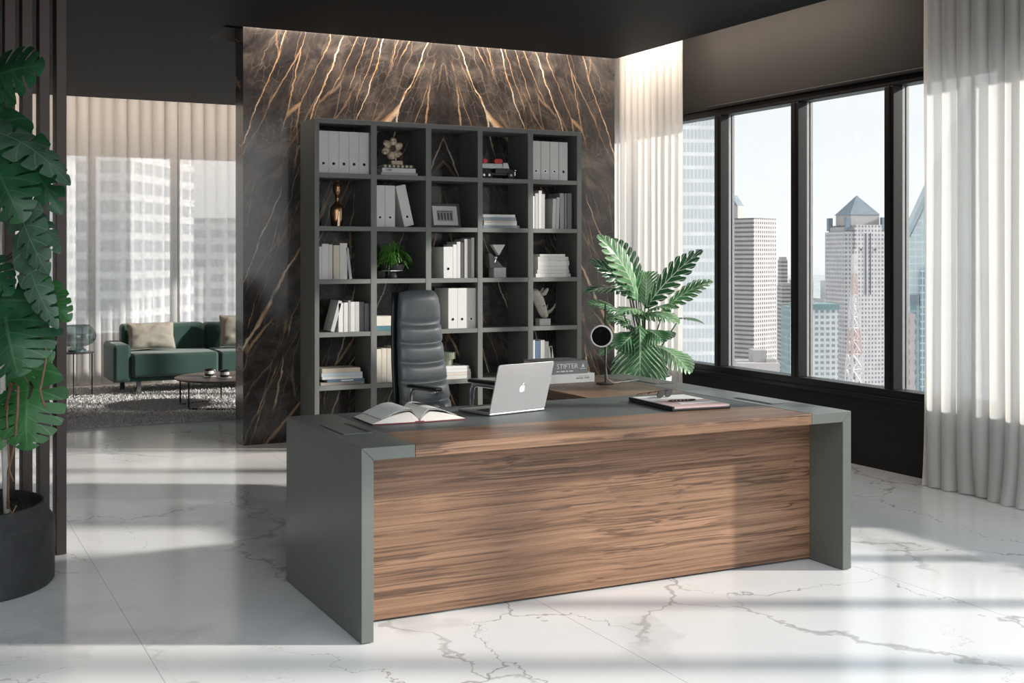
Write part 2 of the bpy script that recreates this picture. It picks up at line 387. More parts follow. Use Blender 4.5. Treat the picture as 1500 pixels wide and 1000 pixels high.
M_gray = pm((.30, .30, .30), .4, name='daylit_frame_grey')
M_ceil = pm((.013, .014, .016), .6, spec=.07, var=.05, scale=2, name='black_ceiling')
M_bronze = pm((.42, .24, .13), .28, 1, .15, name='bronze')
M_soil = pm((.02, .016, .012), .9, var=.5, scale=80, bump=.8, name='soil')
M_curt = sheer_mat('white_sheer', (.88, .86, .83), .16, .5)
M_curt_far = sheer_mat('white_sheer_far', (.88, .86, .84), .34, .5)
M_glass = glass_mat('window_glass', (.655, .66, .662))
# ---------------------------------------------------------------- room shell
M_wallwin = pm((.0185, .0175, .0165), .65, spec=.2, var=.04, scale=3, name='brown_black_wall'); M_shade_wall = pm((.02, .02, .021), .7, var=.05, scale=2, name='shade_wall_dark')
M_upper = pm((.05, .045, .04), .7, spec=.2, var=.04, scale=3, name='cove_plaster')
struct(MB().box(-4.2, 6.2, -3, 15, -.2, 0).build('floor', M_floor))
c = MB(); ZC = 3.15
c.prism([(-4.2, 3.0), (5.426, 3.0), (5.426, 8.77), (-4.2, 8.77)], ZC, ZC+.11, 'Z')
c.prism([(-4.2, 8.77), (2.085, 8.77), (2.085, 13.43), (-4.2, 13.43)], ZC, ZC+.11, 'Z')
c.prism([(2.085, 9.43), (5.426, 9.43), (5.426, 13.43), (2.085, 13.43)], ZC, ZC+.11, 'Z')
struct(c.build('ceiling', M_ceil))
struct(MB().box(-4.2, 6.2, 3.0, 15, 3.5, 3.6).build('ceiling_upper', M_upper))
struct(MB().box(2.31, 5.66, 9.166, 9.40, 0, 3.5).build('wall_back', M_marble))
XW = 5.945
def wall_with_band(name, horiz, x, a0, a1, z0, z1, thick):
    m = MB()
    for za, zb in ((0, z0), (z1, 3.5)):
        if horiz: m.box(a0, a1, x, x+thick, za, zb)
        else: m.box(x, x+thick, a0, a1, za, zb)
    return struct(m.build(name, M_wallwin))
wall_with_band('wall_right', False, XW, -3, 14.75, .505, 2.69, .22)
wall_with_band('wall_far', True, 14.5, -4.2, XW, .505, 2.69, .22)
struct(MB().box(-1.8, -1.7, -3, 14.5, 0, 3.5).build('wall_added_shade', M_shade_wall))  # unseen wall, added to darken the desk's outer side panel
def window(name, horiz, x, a0, a1, mulls):
    root = bpy.data.objects.new(name, None); COL.objects.link(root); struct(root)
    def bx(m, p0, p1, q0, q1, z0, z1):  # p depth, q along
        if horiz: m.box(q0, q1, x+p0, x+p1, z0, z1)
        else: m.box(x+p0, x+p1, q0, q1, z0, z1)
    f = MB()
    bx(f, -.03, .10, a0, a1, .505, .56); bx(f, -.012, .12, a0, a1, 2.61, 2.665); bx(f, -.035, .02, a0, a1, 2.665, 2.695)
    bx(f, -.045, .01, a0, a1, .475, .508)
    f.build('frame', M_frame, root, bevel=.006)
    for q in mulls:
        m = MB(); bx(m, -.015, .07, q-.043, q+.043, .56, 2.61); bx(m, -.022, 0, q-.014, q+.014, .56, 2.61)
        mo = m.build('mullion', M_frame, root, bevel=.004)
        g = MB(); bx(g, .07, .092, q-.041, q+.041, .56, 2.61); bx(g, .102, .125, q-.044, q+.044, .56, 2.61)
        g.build('daylit_bead', M_gray, mo)  # lighter grey carries the daylight on the mullion's outer side
    ed = [a0]+list(mulls)+[a1]
    for q0, q1 in zip(ed[:-1], ed[1:]):
        g = MB(); bx(g, .095, .10, q0, q1, .55, 2.615); g.build('pane', M_glass, root)
window('window_1', False, XW, -3, 14.4, [-2.4, -1.56, -.72, .12, .96, 1.78, 2.62, 3.46, 4.30, 5.14, 6.085, 7.05, 8.005, 8.96, 9.915, 10.87, 11.82, 12.78, 13.7])
window('window_2', True, 14.5, -2.2, 5.9, [-1.9, -.95, 0, .95, 1.90, 2.85, 3.80, 4.75])
# ---------------------------------------------------------------- curtains
def curtain(label, p0, p1, z0, z1, pitch, amp, seed, mat, group):
    R = random.Random(seed)
    p0, p1 = Vector(p0), Vector(p1); L = (p1-p0).length; d = (p1-p0)/L; nrm = Vector((-d.y, d.x))
    ns = max(20, int(L/pitch*14)); zs = [z0, z0+.015, z0+.05, z0+.12, z0+.25, z0+.5, z0+.9, 1.4, 1.9, 2.3, 2.7, 3.0, z1]
    vs = []
    pts = []
    k = int(L/pitch)+3; jit = [R.uniform(-.35, .35) for _ in range(k+2)]; am = [R.uniform(.55, 1.25) for _ in range(k+2)]; ft = [R.uniform(-1, 1) for _ in range(k+2)]
    for z in zs:
        for i in range(ns+1):
            s = L*i/ns; u = s/pitch; c = int(u); fr = u-c
            a = am[c]*(1-fr)+am[c+1]*fr; j = jit[c]*(1-fr)+jit[c+1]*fr; q = ft[c]*(1-fr)+ft[c+1]*fr
            ph = 2*PI*u + 1.6*j + .25*math.sin(z*1.3+c)*min(1, 3-z if z < 3 else 0)
            low = max(0, 1-(z-z0)/.45)**2
            w = math.sin(ph); w = math.copysign(abs(w)**.75, w)
            off = amp*a*w*(1+.35*low) + .035*low*q
            sh = .018*math.cos(ph)*a + .02*low*q
            P = p0 + d*(s+sh) + nrm*off
            zz = z + (.006*math.sin(ph*1.0+seed) + .004*q if z == z0 else 0)
            vs.append((P.x, P.y, max(.004, zz)))
    m = len(zs); n = ns+1
    mb = MB().add(vs, [(r*n+i, r*n+i+1, (r+1)*n+i+1, (r+1)*n+i) for r in range(m-1) for i in range(ns)])
    o = mb.build('sheer_curtain', mat, smooth=True); tag(o, label, 'curtain', group); return o
GC = 'white sheer curtains'
curtain('white sheer curtain nearest the camera, hanging at the right end of the city window', (5.79, 5.64), (5.79, 4.28), .0, 3.42, .118, .034, 3, M_curt, GC)
curtain('white sheer curtain between the dark marble wall and the city window, behind the leafy plant', (5.80, 9.75), (5.80, 8.31), .0, 3.42, .105, .034, 8, M_curt, GC)
curtain('white sheer curtain glimpsed between the brown slats behind the monstera', (-1.4, 14.2), (1.12, 14.2), .0, 3.42, .145, .04, 5, M_curt_far, GC)
curtain('white sheer lounge curtain behind the glass vase and the sofa arm', (1.10, 14.2), (2.83, 14.2), .0, 3.42, .14, .04, 12, M_curt_far, GC)
curtain('white sheer lounge curtain behind the back of the green sofa, beside the marble wall', (2.81, 14.2), (5.6, 14.2), .0, 3.42, .14, .04, 19, M_curt_far, GC)
# ---------------------------------------------------------------- desk
dk = thing('executive_desk', 'large L-shaped executive desk of zebra-grain wood with sage lacquer side panels', 'desk', (2.73, 4.9, 0))
YF, YB, ZT, TK = 4.28, 5.28, .74, .049
def part(mb, name, mat, root=None, **k): return mb.build(name, mat, root, world=True, **k)
o = part(MB().prism([(1.527, .004), (1.576, .004), (1.576, ZT-TK), (1.527, ZT)], YF, YB), 'side_panel', M_lac, dk, bevel=.0018)
o = part(MB().prism([(1.527, ZT), (1.577, ZT-TK), (1.745, ZT-TK), (1.745, ZT)], YF, YB), 'top_band', M_lac, dk, bevel=.0018)
def flap2(*a):
    # flap under the desk: built in desk space
    x0, x1, y0, y1, slot = a
    f = part(MB().box(x0, x1, y0, y1, ZT-.001, ZT+.003), 'cable_flap', M_lac, dk, bevel=.001)
    sl = MB().box(*((x1-.024, x1-.004) if slot > 0 else (x0+.004, x0+.024)), y0+.012, y1-.012, ZT+.0026, ZT+.0038)
    l = dk.location; sl.v = [(p-l[0], q-l[1], r-l[2]) for p, q, r in sl.v]; sl.build('cable_slot', M_black, f)
    g = MB().box(*((x0-.005, x0) if slot > 0 else (x1, x1+.005)), y0, y1, ZT-.001, ZT+.0008); g.v = [(p-l[0], q-l[1], r-l[2]) for p, q, r in g.v]; g.build('gap', M_black, f)
flap2(1.578, 1.702, 4.635, 4.938, 1)
XR = 3.937; YR = 6.25
part(MB().prism([(XR-.05, .004), (XR, .004), (XR, ZT), (XR-.05, ZT-TK)], YF, YR), 'side_panel', M_lac, dk, bevel=.0018)
part(MB().prism([(3.703, ZT-TK), (XR-.05, ZT-TK), (XR, ZT), (3.703, ZT)], YF, YR), 'top_band', M_lac, dk, bevel=.0018)
flap2(3.757, 3.881, 4.642, 4.935, -1); flap2(3.757, 3.881, 5.66, 5.96, -1)
part(MB().box(1.746, 3.702, YF, 4.632, ZT-TK, ZT-.001), 'wooden_top', M_wood, dk, bevel=.002)
part(MB().box(1.746, 3.702, 4.633, YB, ZT-TK, ZT-.001), 'leather_inlay', M_leather, dk, bevel=.002)
part(MB().box(1.577, 3.886, 4.51, 4.532, .012, ZT-TK), 'modesty_panel', M_wood, dk)
part(MB().box(3.10, 3.702, 5.286, YR, ZT-.03, ZT-.001), 'return_top', M_woodY, dk, bevel=.002)
part(MB().box(3.115, 3.885, 5.30, YR-.01, .04, ZT-.03), 'return_cabinet', M_woodY, dk, bevel=.002)
part(MB().box(3.745, 3.80, 4.42, 4.50, ZT-TK-.012, ZT-TK), 'bracket', M_black, dk)
for x, y in ((1.55, 4.33), (1.55, 5.22), (3.91, 4.34), (3.91, 6.18)):
    part(MB().lathe([(.016, 0), (.016, .006)], (x, y, 0), 12), 'foot', M_black, dk)
# ---------------------------------------------------------------- laptop
lp = thing('laptop', 'open silver laptop on the leather desk inlay, seen from behind its lid', 'laptop', (2.507, 4.905, ZT), math.radians(13))
part2 = lambda mb, n, m, r, **k: mb.build(n, m, r, **k)
bs = part2(MB().box(-.166, .166, .0, .236, .001, .013), 'base', M_alu, lp, bevel=.005)
part2(MB().box(-.14, .14, .035, .135, .0128, .0142), 'keyboard', M_blackm, bs)
part2(MB().box(-.055, .055, .15, .222, .0128, .0134), 'trackpad', M_alu, bs)
lid = MB(); R_ = Matrix.Translation((0, .004, .010)) @ Matrix.Rotation(math.radians(17), 4, 'X')
def rr(w, h, r, n=6):
    out = []
    for cx, cz, a0 in ((w/2-r, h-r, 0), (-w/2+r, h-r, 90), (-w/2+r, r, 180), (w/2-r, r, 270)):
        for i in range(n+1):
            a = math.radians(a0+90*i/n); out.append((cx+r*math.cos(a), cz+r*math.sin(a)))
    return out
pl = rr(.332, .236, .011); lid.prism(pl, -.003, .003); lid.v = [tuple(R_ @ Vector(v)) for v in lid.v]
ld = part2(lid, 'lid', M_alu, lp, bevel=.0012)
sc = MB().box(-.158, .158, .0031, .0036, .012, .228, R_); part2(sc, 'screen', M_black, ld)
# fruit shaped emblem on the lid: two lobes, bite on one side, leaf above
ap = []
for i in range(48):
    a = 2*PI*i/48; r = .0165*(1-.10*math.cos(2*a)*.4) ; x = r*math.cos(a); z = r*math.sin(a)*1.08
    if z > 0: z -= .0045*math.exp(-(x/.006)**2)
    else: z += .0028*math.exp(-(x/.005)**2)
    dx, dz = x+.0215, z-.003     # bite, seen from behind on the right hand side
    q = math.hypot(dx, dz)
    ap.append((x, z) if q > .0095 else (-.0215+dx/q*.0095, .003+dz/q*.0095))
ap = [(-x, z) for x, z in ap]
lg = MB(); lg.prism([(x, z+.112) for x, z in ap], -.0036, -.0028)
lf = [(.0035+.0065*math.cos(t)*.5+.0055*math.sin(t)*.5-.001, .1355+.0065*math.sin(t)*.9) for t in [2*PI*i/14 for i in range(14)]]
lg.prism(lf, -.0036, -.0028); lg.v = [tuple(R_ @ Vector(v)) for v in lg.v]
part2(lg, 'emblem', pm((.88, .86, .83), .3, name='pale_emblem'), ld)
# ---------------------------------------------------------------- open book
ob = thing('open_book', 'thick open book with cream pages lying on the desk in front of the office chair', 'book', (1.992, 4.955, ZT), math.radians(-1.5))
def pageprof(sg, lift, n=14, w=.196, base=.004, h=.05):
    top = []
    for i in range(n+1):
        t = i/n; x = sg*(.004+w*t)
        z = base + h*(math.sin(PI*min(1, t*1.25+.0)**.62)*.9 if t*1.25 < 1 else 0)
        z = base + .008 + h*((t*5)**.8*.45 if t < .2 else (1-((t-.2)/.8)**1.6)*.45+.0) *1.6*lift
        top.append((x, z))
    return top
for sg, lift in ((-1, 1.0), (1, .9)):
    tp = pageprof(sg, lift); tp[-1] = (tp[-1][0]+sg*.016, .006)
    poly = [(sg*.004, .004)] + tp
    if sg > 0: poly = poly[::-1]
    pb = MB().prism(poly, -.128, .128).build('page_block', M_page, ob)
    for q in range(2):
        t2 = [(x*(.94-.1*q), z+.004+.007*(q+1)*math.sin(PI*i/14)) for i, (x, z) in enumerate(tp[:-1])]
        pg = MB(); n = len(t2)
        pg.add([(x, y, z) for y in (-.127, .127) for x, z in t2] + [(x, y, z+.0012) for y in (-.127, .127) for x, z in t2],
               [(i, i+1, n+i+1, n+i) for i in range(n-1)] + [(2*n+i, 3*n+i, 3*n+i+1, 2*n+i+1) for i in range(n-1)] + [(i, 2*n+i, 2*n+i+1, i+1) for i in range(n-1)])
        pg.build('loose_page', M_paper, ob, smooth=False)
    if sg > 0:
        il = MB(); t3 = [(x, z) for x, z in [(xx*.9, zz+.0235-.006*abs(i-5)*.2) for i, (xx, zz) in enumerate(tp[:-1])]][4:10]
cov = MB().box(-.215, .215, -.134, .134, .0, .004); cov.box(-.02, .02, -.134, .134, .004, .008)
cov.build('cover', pm((.16, .03, .035), .6, name='dark_red_cloth'), ob, bevel=.001)
bpy.context.view_layer.update()
# printed picture on the right page
pr = []
tp = pageprof(1, .9)
def pz(x):
    for (x0, z0), (x1, z1) in zip(tp[:-2], tp[1:-1]):
        if x0*.84 <= x <= x1*.84: return (z0+(z1-z0)*(x-x0*.84)/(x1*.84-x0*.84)), (x-x0)/(x1-x0)
    return tp[5][1], 0
n = 14; vs = []
for i in range(n+1):
    k = i*(12/14); i0 = min(11, int(k)); fr = k-i0
    xa, za = tp[i0]; xb, zb = tp[i0+1]
    x = (xa+(xb-xa)*fr)*.84; z = za+(zb-za)*fr + .004+.014*math.sin(PI*k/14) + .0018
    vs.append((x, z))
sel = vs[3:10]
pm_ = MB().add([(x, y, z) for y in (-.02, .09) for x, z in sel], [(i, i+1, len(sel)+i+1, len(sel)+i) for i in range(len(sel)-1)])
pm_.build('illustration', pm((.14, .12, .11), .7, var=.6, scale=60, name='printed_picture'), ob)
# ---------------------------------------------------------------- folio, glasses, pen
fo = thing('open_folio', 'black leather folio holding papers at the window end of the desk', 'folio', (3.352, 4.835, ZT), math.radians(-4))
fb = MB().box(-.16, .16, -.21, .215, 0, .011); fb.build('cover', M_black, fo, bevel=.003)
MB().box(-.152, .155, -.205, .21, .011, .020).build('page_block', pm((.50, .36, .35), .7, name='rose_pages'), fo)
MB().box(-.158, .02, -.212, .215, .0195, .0225).build('flap', M_black, fo, bevel=.001) if False else None
MB().box(-.15, .15, .02, .205, .0202, .0215).build('note_sheet', M_white, fo)
MB().box(-.06, .15, -.12, -.06, .0202, .0212).build('divider', M_white, fo)
MB().box(-.16, -.148, -.21, .215, .011, .021).build('spine_strap', M_black, fo)
sg_ = thing('sunglasses', 'dark sunglasses lying on the white sheet of the folio', 'glasses', (3.345, 4.955, ZT+.0217), math.radians(20))
for s in (-1, 1):
    ln = MB(); pts = [(s*.033+.029*math.cos(a)*(1.0), .021*math.sin(a)+.021) for a in [2*PI*i/20 for i in range(20)]]
    ln.prism(pts, -.002, .002); ln.v = [(x, y-.25*z, z) for x, y, z in ln.v]; ln.build('lens', M_black, sg_)
    MB().tube([(s*.062, 0, .034), (s*.064, .03, .03), (s*.055, .12, .012), (s*.05, .135, .004)], .0018, 6).build('temple', M_black, sg_)
MB().tube([(-.008, -.006, .030), (0, -.008, .033), (.008, -.006, .030)], .002, 6).build('bridge', M_black, sg_)
pn = thing('pen', 'dark ridged pen lying across the pink pages of the folio', 'pen', (3.345, 4.80, ZT+.0262), math.radians(-8))
MB().lathe([(.001, -.075), (.004, -.065), (.005, -.06), (.005, .05), (.004, .07), (.002, .075)], n=12, M=Matrix.Rotation(PI/2, 4, 'Y')).build('barrel', M_black, pn, smooth=True)
for k in range(5): MB().lathe([(.0056, -.003), (.0056, .003)], (-.05+.02*k, 0, 0), 12, Matrix.Rotation(PI/2, 4, 'Y')).build('ring', M_bronze, pn)
# ---------------------------------------------------------------- books
def cloth(c): return pm(c, .6, var=.05, scale=40, name='book_cloth')
def text(name, body, size, mat, parent, loc, rot=(PI/2, 0, 0), ext=.0006):
    c = bpy.data.curves.new(name, 'FONT'); c.body = body; c.size = size; c.extrude = ext; c.align_x = 'CENTER'; c.align_y = 'CENTER'
    tmp = bpy.data.objects.new('tmp', c); COL.objects.link(tmp)
    dg = bpy.context.evaluated_depsgraph_get(); dg.update(); me = bpy.data.meshes.new_from_object(tmp.evaluated_get(dg)); me.name = name
    bpy.data.objects.remove(tmp); bpy.data.curves.remove(c)
    o = bpy.data.objects.new(name, me); COL.objects.link(o); me.materials.clear(); me.materials.append(mat); o.parent = parent; o.location = loc; o.rotation_euler = rot
    return o
def book_up(x, w, h, z, col, label, group, d=.19, lean=0, y=8.83, pages=M_page):
    if lean > 0: a, b, px = -w, 0, x+w
    elif lean < 0: a, b, px = 0, w, x
    else: a, b, px = -w/2, w/2, x+w/2
    r = thing('book', label, 'book', (px, y, z), 0, group); r.rotation_euler = (0, math.radians(lean), 0)
    t = min(.003, w*.15)
    c = MB().box(a, b, 0, .004, 0, h).box(a, a+t, .004, d, 0, h).box(b-t, b, .004, d, 0, h)
    c.build('cover', cloth(col), r, bevel=.0008, seg=1)
    MB().box(a+t, b-t, .004, d-.006, .003, h-.004).build('pages', pages, r)
    return r
def book_flat(xc, w, z0, z1, col, label, group, d=.22, y=8.83, yaw=0, pages=M_page):
    r = thing('book', label, 'book', (xc, y, z0), math.radians(yaw), group); h = z1-z0-.0006; t = min(.004, h*.18)
    MB().box(-w/2, w/2, 0, .004, 0, h).box(-w/2, w/2, .004, d, 0, t).box(-w/2, w/2, .004, d, h-t, h).build('cover', cloth(col), r, bevel=.0008, seg=1)
    MB().box(-w/2+.004, w/2-.004, .004, d-.005, t, h-t).build('pages', pages, r)
    return r
def binder(x, z, label, group, w=.081, h=.325, d=.285, lean=0, y=8.83):
    a, b, px = (0, w, x) if lean < 0 else (-w/2, w/2, x+w/2)
    r = thing('ring_binder', label, 'binder', (px, y, z), 0, group); r.rotation_euler = (0, math.radians(lean), 0)
    MB().box(a, b, 0, .004, 0, h).box(a, a+.004, .004, d, 0, h).box(b-.004, b, .004, d, 0, h).build('cover', M_white, r, bevel=.002)
    MB().box(a+.006, b-.006, .02, d-.02, .004, h-.02).build('papers', M_paper, r)
    M = Matrix.Translation(((a+b)/2, 0, .075)) @ Matrix.Rotation(PI/2, 4, 'X')
    hl = MB().lathe([(.0095, 0), (.0095, .0016), (.013, .0016), (.013, 0)], n=20, M=M).build('finger_ring', M_chrome, r)
    MB().lathe([(0, .0012), (.0095, .0012)], n=20, M=M).build('finger_hole', M_black, hl)
    return r
# ---------------------------------------------------------------- bookcase
bc = thing('bookcase', 'tall sage green lacquered bookcase of five by six open cells against the marble wall', 'bookcase', (3.93, 8.98, 0))
UP = [(2.762, 2.798), (3.214, 3.262), (3.675, 3.722), (4.13, 4.173), (4.589, 4.637), (5.057, 5.101)]
SH = [2.094-.4065*k for k in range(5)]+[.062]
for a, b in UP: part(MB().box(a, b, 8.79, 9.163, 0, 2.509), 'upright', M_lac_sh, bc, bevel=.0012)
for i in range(5):
    x0, x1 = UP[i][1], UP[i+1][0]
    for z in [2.509]+SH: part(MB().box(x0, x1, 8.792, 9.160, z-.035, z), 'shelf', M_lac_sh, bc, bevel=.001)
W0, W1, CR, GR, LG, TN, BL = (.74, .73, .71), (.68, .66, .62), (.70, .64, .55), (.30, .30, .31), (.52, .52, .52), (.42, .34, .26), (.10, .17, .26)
ORD = ['first', 'second', 'third', 'fourth', 'fifth', 'sixth', 'seventh', 'eighth', 'ninth']
G = 'white binders on the top shelf above the bronze bust'
for k in range(5): binder(2.803+.0822*k, SH[0], '%s of five white binders above the bronze bust, counted from the lounge side' % ORD[k], G)
G = 'white binders on the top shelf next to the model truck'
for k in range(4): binder(4.645+.0865*k, SH[0], '%s of four white binders beside the model truck, counted from the truck' % ORD[k], G, w=.083)
G = 'white binders beside the bronze bust'
binder(3.263, SH[1], 'upright white binder standing nearest the bronze bust', G); binder(3.346, SH[1], 'upright white binder in the middle, with a tilted one resting on it', G, w=.083)
binder(3.508, SH[1], 'white binder tilted against two upright ones', G, w=.083, lean=-13, h=.328)
G = 'white binders behind the office chair'
for k in range(3): binder(3.886+.0815*k, SH[3], '%s of three white binders behind the chair headrest, counted from the chair' % ORD[k], G, w=.0805)
r = book_flat(3.466, .311, SH[0], SH[0]+.022, (.55, .55, .54), 'pale grey book at the bottom of the stack under the flower sculpture', 'stack under the flower sculpture')
r = book_flat(3.463, .282, SH[0]+.0222, SH[0]+.058, W0, 'white book titled 1000 under the flower sculpture', 'stack under the flower sculpture')
text('title_text', '1000', .026, M_black, r, (-.085, -.0006, .018))
r = book_flat(3.46, .265, SH[0]+.0582, SH[0]+.086, (.06, .055, .05), 'black book with gold circles on its spine, topmost under the flower sculpture', 'stack under the flower sculpture', y=8.835)
mk = MB()
for k in range(7):
    M = Matrix.Translation((-.11+.036*k, 0, .014)) @ Matrix.Rotation(PI/2, 4, 'X'); mk.lathe([(.006, 0), (.011, 0), (.011, .0006), (.006, .0006)], n=14, M=M)
mk.build('spine_print', pm((.55, .48, .34), .5, name='gold_print'), r)
# flower sculpture
fs = thing('flower_sculpture', 'pale gold flower sculpture with a hole in its centre, standing on stacked books', 'sculpture', (3.457, 8.89, SH[0]+.086))
M_gold = pm((.52, .42, .31), .45, .25, .2, 40, name='pale_gold')
MB().box(-.048, .048, -.035, .035, 0, .032).build('plinth', M_gold, fs, bevel=.003)
MB().tube([(0, 0, .03), (.0, 0, .06)], .008, 8).build('stem', M_gold, fs)
pt = MB()
for k in range(6):
    a = 2*PI*k/6+.35; c = (-.03+.052*math.cos(a), -.01*math.cos(3*a), .128+.052*math.sin(a))
    pt.ball(c, (.040, .016, .033), 16, 10, Matrix.Rotation(-a, 4, 'Y') @ Matrix.Rotation(.35*(-1)**k, 4, 'X'))
    pt.ball((c[0]+.022*math.cos(a+.5), -.012, c[2]+.022*math.sin(a+.5)), (.020, .012, .017), 12, 8)
pt.build('petals', M_gold, fs, smooth=True)
MB().lathe([(0, .0), (.022, .0), (.026, .006)], (-.03, -.017, .128), 16, Matrix.Rotation(PI/2, 4, 'X')).build('dark_centre', pm((.05, .03, .02), .6, name='dark_hollow'), fs)
# model truck
tk = thing('model_truck', 'black model truck with a silver load box and red hose reels, on the top shelf', 'model truck', (4.36, 8.93, SH[0]), math.radians(-8))
MB().box(-.16, .13, -.045, .045, .03, .052).box(-.02, .10, -.05, .05, .048, .09).build('chassis', M_black, tk, bevel=.003)
MB().box(-.16, .045, -.048, .048, .086, .128).build('load_box', pm((.55, .56, .55), .35, .2, name='silver_paint'), tk, bevel=.004)
MB().prism([(.045, .085), (.105, .085), (.09, .135), (.05, .135)], -.048, .048).build('cab', pm((.7, .7, .69), .3, name='white_paint'), tk, bevel=.004)
MB().box(.10, .155, -.035, .035, .035, .085).build('bonnet', M_black, tk, bevel=.006)
MB().box(.154, .162, -.034, .034, .03, .088).build('grille', M_chrome, tk, bevel=.002)
for s in (-1, 1):
    MB().ball((.155, s*.045, .075), .012, 12, 8).build('headlamp', M_chrome, tk, smooth=True)
    for x in (-.12, -.075, .115):
        w = MB().lathe([(.012, -.012), (.030, -.012), (.032, -.006), (.032, .006), (.030, .012), (.012, .012)], (x, s*.05, .032), 20, Matrix.Rotation(PI/2, 4, 'X')).build('wheel', M_blackm, tk)
        MB().lathe([(0, -.013), (.010, -.013), (.010, .013), (0, .013)], (x, s*.05, .032), 14, Matrix.Rotation(PI/2, 4, 'X')).build('hub', M_chrome, w)
for x in (-.10, .0, .03): MB().lathe([(.006, -.03), (.021, -.03), (.021, -.02), (.014, -.015), (.014, .015), (.021, .02), (.021, .03), (.006, .03)], (x, 0, .148), 16, Matrix.Rotation(PI/2, 4, 'X')).build('hose_reel', pm((.75, .02, .02), .35, name='red_paint'), tk)
# bronze bust
bu = thing('bronze_bust', 'slender bronze bust with a draped torso on the bookcase shelf', 'sculpture', (2.975, 8.90, SH[1]))
def ering(z, rx, ry, ox=0, oy=0, n=20): return [(ox+rx*math.cos(2*PI*k/n), oy+ry*math.sin(2*PI*k/n), z) for k in range(n)]
MB().loft([ering(0, .046, .04), ering(.06, .05, .042), ering(.12, .054, .044, -.002), ering(.145, .052, .042), ering(.163, .04, .034, .002), ering(.178, .022, .022, .003), ering(.195, .017, .018, .003)]).build('torso', M_bronze, bu, smooth=True)
MB().loft([ering(.19, .017, .018, .003), ering(.215, .016, .017, .003), ering(.24, .018, .02, .002)]).build('neck', M_bronze, bu, smooth=True)
hd = MB().loft([ering(.236, .012, .016, .002, -.004), ering(.25, .024, .028, 0, -.004), ering(.275, .031, .036), ering(.305, .034, .040), ering(.33, .029, .036, 0, .004), ering(.345, .014, .02, 0, .006), ering(.35, .003, .004, 0, .006)])
hd.loft([[(.004, -.030, .262), (-.004, -.030, .262), (0, -.046, .266)], [(.003, -.034, .295), (-.003, -.034, .295), (0, -.039, .295)]])
h = hd.build('head', M_bronze, bu, smooth=True)
for s in (-1, 1): MB().ball((s*.013, -.037, .293), (.007, .004, .004), 10, 6).build('eye', M_black, h)
MB().loft([[(x*1.0, -.036+abs(x)*.3, z) for x, z in ((-.018, .0), (.012, .0), (.02, .06), (.016, .12), (-.004, .125), (-.014, .06))], [(x*.8, -.050+abs(x)*.3, z) for x, z in ((-.014, .0), (.010, .0), (.016, .06), (.012, .12), (-.002, .122), (-.010, .06))]]).build('drape', pm((.70, .52, .36), .22, 1, .1, name='bright_bronze'), bu, bevel=.004)
# picture frame
pf = thing('picture_frame', 'dark grey picture frame with a white mat and a pale drawing', 'picture frame', (3.905, 8.90, SH[1]), math.radians(6)); pf.rotation_euler = (math.radians(-12), 0, math.radians(6))
fm = MB(); w, h, t = .138, .205, .022
fm.box(-w, -w+t, 0, .022, 0, h).box(w-t, w, 0, .022, 0, h).box(-w+t, w-t, 0, .022, 0, t).box(-w+t, w-t, 0, .022, h-t, h); fm.build('frame', pm((.09, .09, .092), .4, name='charcoal_frame'), pf, bevel=.003)
MB().box(-w+t, w-t, .009, .015, t, h-t).build('mat', M_white, pf)
MB().box(-.075, .075, .0078, .0092, .058, .148).build('drawing', pm((.42, .42, .42), .6, var=.2, name='grey_print'), pf)
dr = MB()
for k in range(5): dr.box(-.07+.029*k, -.052+.029*k, .0070, .0080, .068, .128)
dr.box(-.073, .073, .0070, .0080, .136, .141); dr.build('drawn_facade', pm((.10, .10, .10), .6, var=.5, scale=120, name='drawing_ink'), pf)
MB().box(-.02, .02, .022, .026, .02, .17).build('back_strut', M_black, pf)
# book stack beside the frame
G = 'stacked books beside the picture frame'
for (xc, w, a, b, col, lab) in ((4.364, .335, 0, .023, (.32, .36, .40), 'slate blue book at the bottom'), (4.355, .30, .0232, .046, W0, 'white book second from the bottom'), (4.355, .30, .0462, .062, (.62, .55, .48), 'thin beige book in the middle'), (4.348, .30, .0622, .09, (.28, .33, .38), 'grey blue book second from the top'), (4.342, .295, .0902, .113, W0, 'white book on top')):
    book_flat(xc, w, SH[1]+a, SH[1]+b, col, lab+' of the stack beside the picture frame', G)
def row(z, items, G, where, y=8.83):
    n = len(items)
    for k, (x, w, h, col, desc, lean) in enumerate(items):
        book_up(x, w, h, z, col, '%s, %s of %s books %s' % (desc, ORD[k], ['', 'one', 'two', 'three', 'four', 'five', 'six', 'seven', 'eight', 'nine'][n], where), G, lean=lean, y=y, d=.19 if h < .29 else .21)
row(SH[1], [(4.640, .032, .271, W0, 'white book', 0), (4.677, .029, .295, LG, 'grey speckled book', 0), (4.710, .030, .318, W0, 'tallest white book', 0), (4.742, .027, .290, W1, 'off-white book', 0), (4.838, .031, .252, LG, 'pale grey book with its cover showing', 2), (4.872, .030, .265, (.45, .46, .46), 'narrow grey book', 2), (4.912, .040, .300, GR, 'broad grey book', 0), (4.958, .020, .301, (.2, .2, .2), 'slim charcoal book', 0), (4.984, .043, .302, (.22, .22, .23), 'dark grey book', 0)], 'books under the four binders', 'under the four white binders')
row(SH[2], [(2.802, .029, .251, W0, 'white book', 0), (2.832, .053, .272, W0, 'wide white book', 0), (2.886, .031, .267, W1, 'off-white book', 0), (2.924, .050, .262, CR, 'cream book', 0), (2.976, .058, .278, W0, 'white book with dark spine mark', 0), (3.053, .022, .243, LG, 'grey book', -7)], 'books under the bronze bust', 'under the bronze bust')
binder(3.845, SH[2], 'light grey box file with a dark finger hole beside the fern', 'files beside the fern', w=.082, h=.252, d=.24)
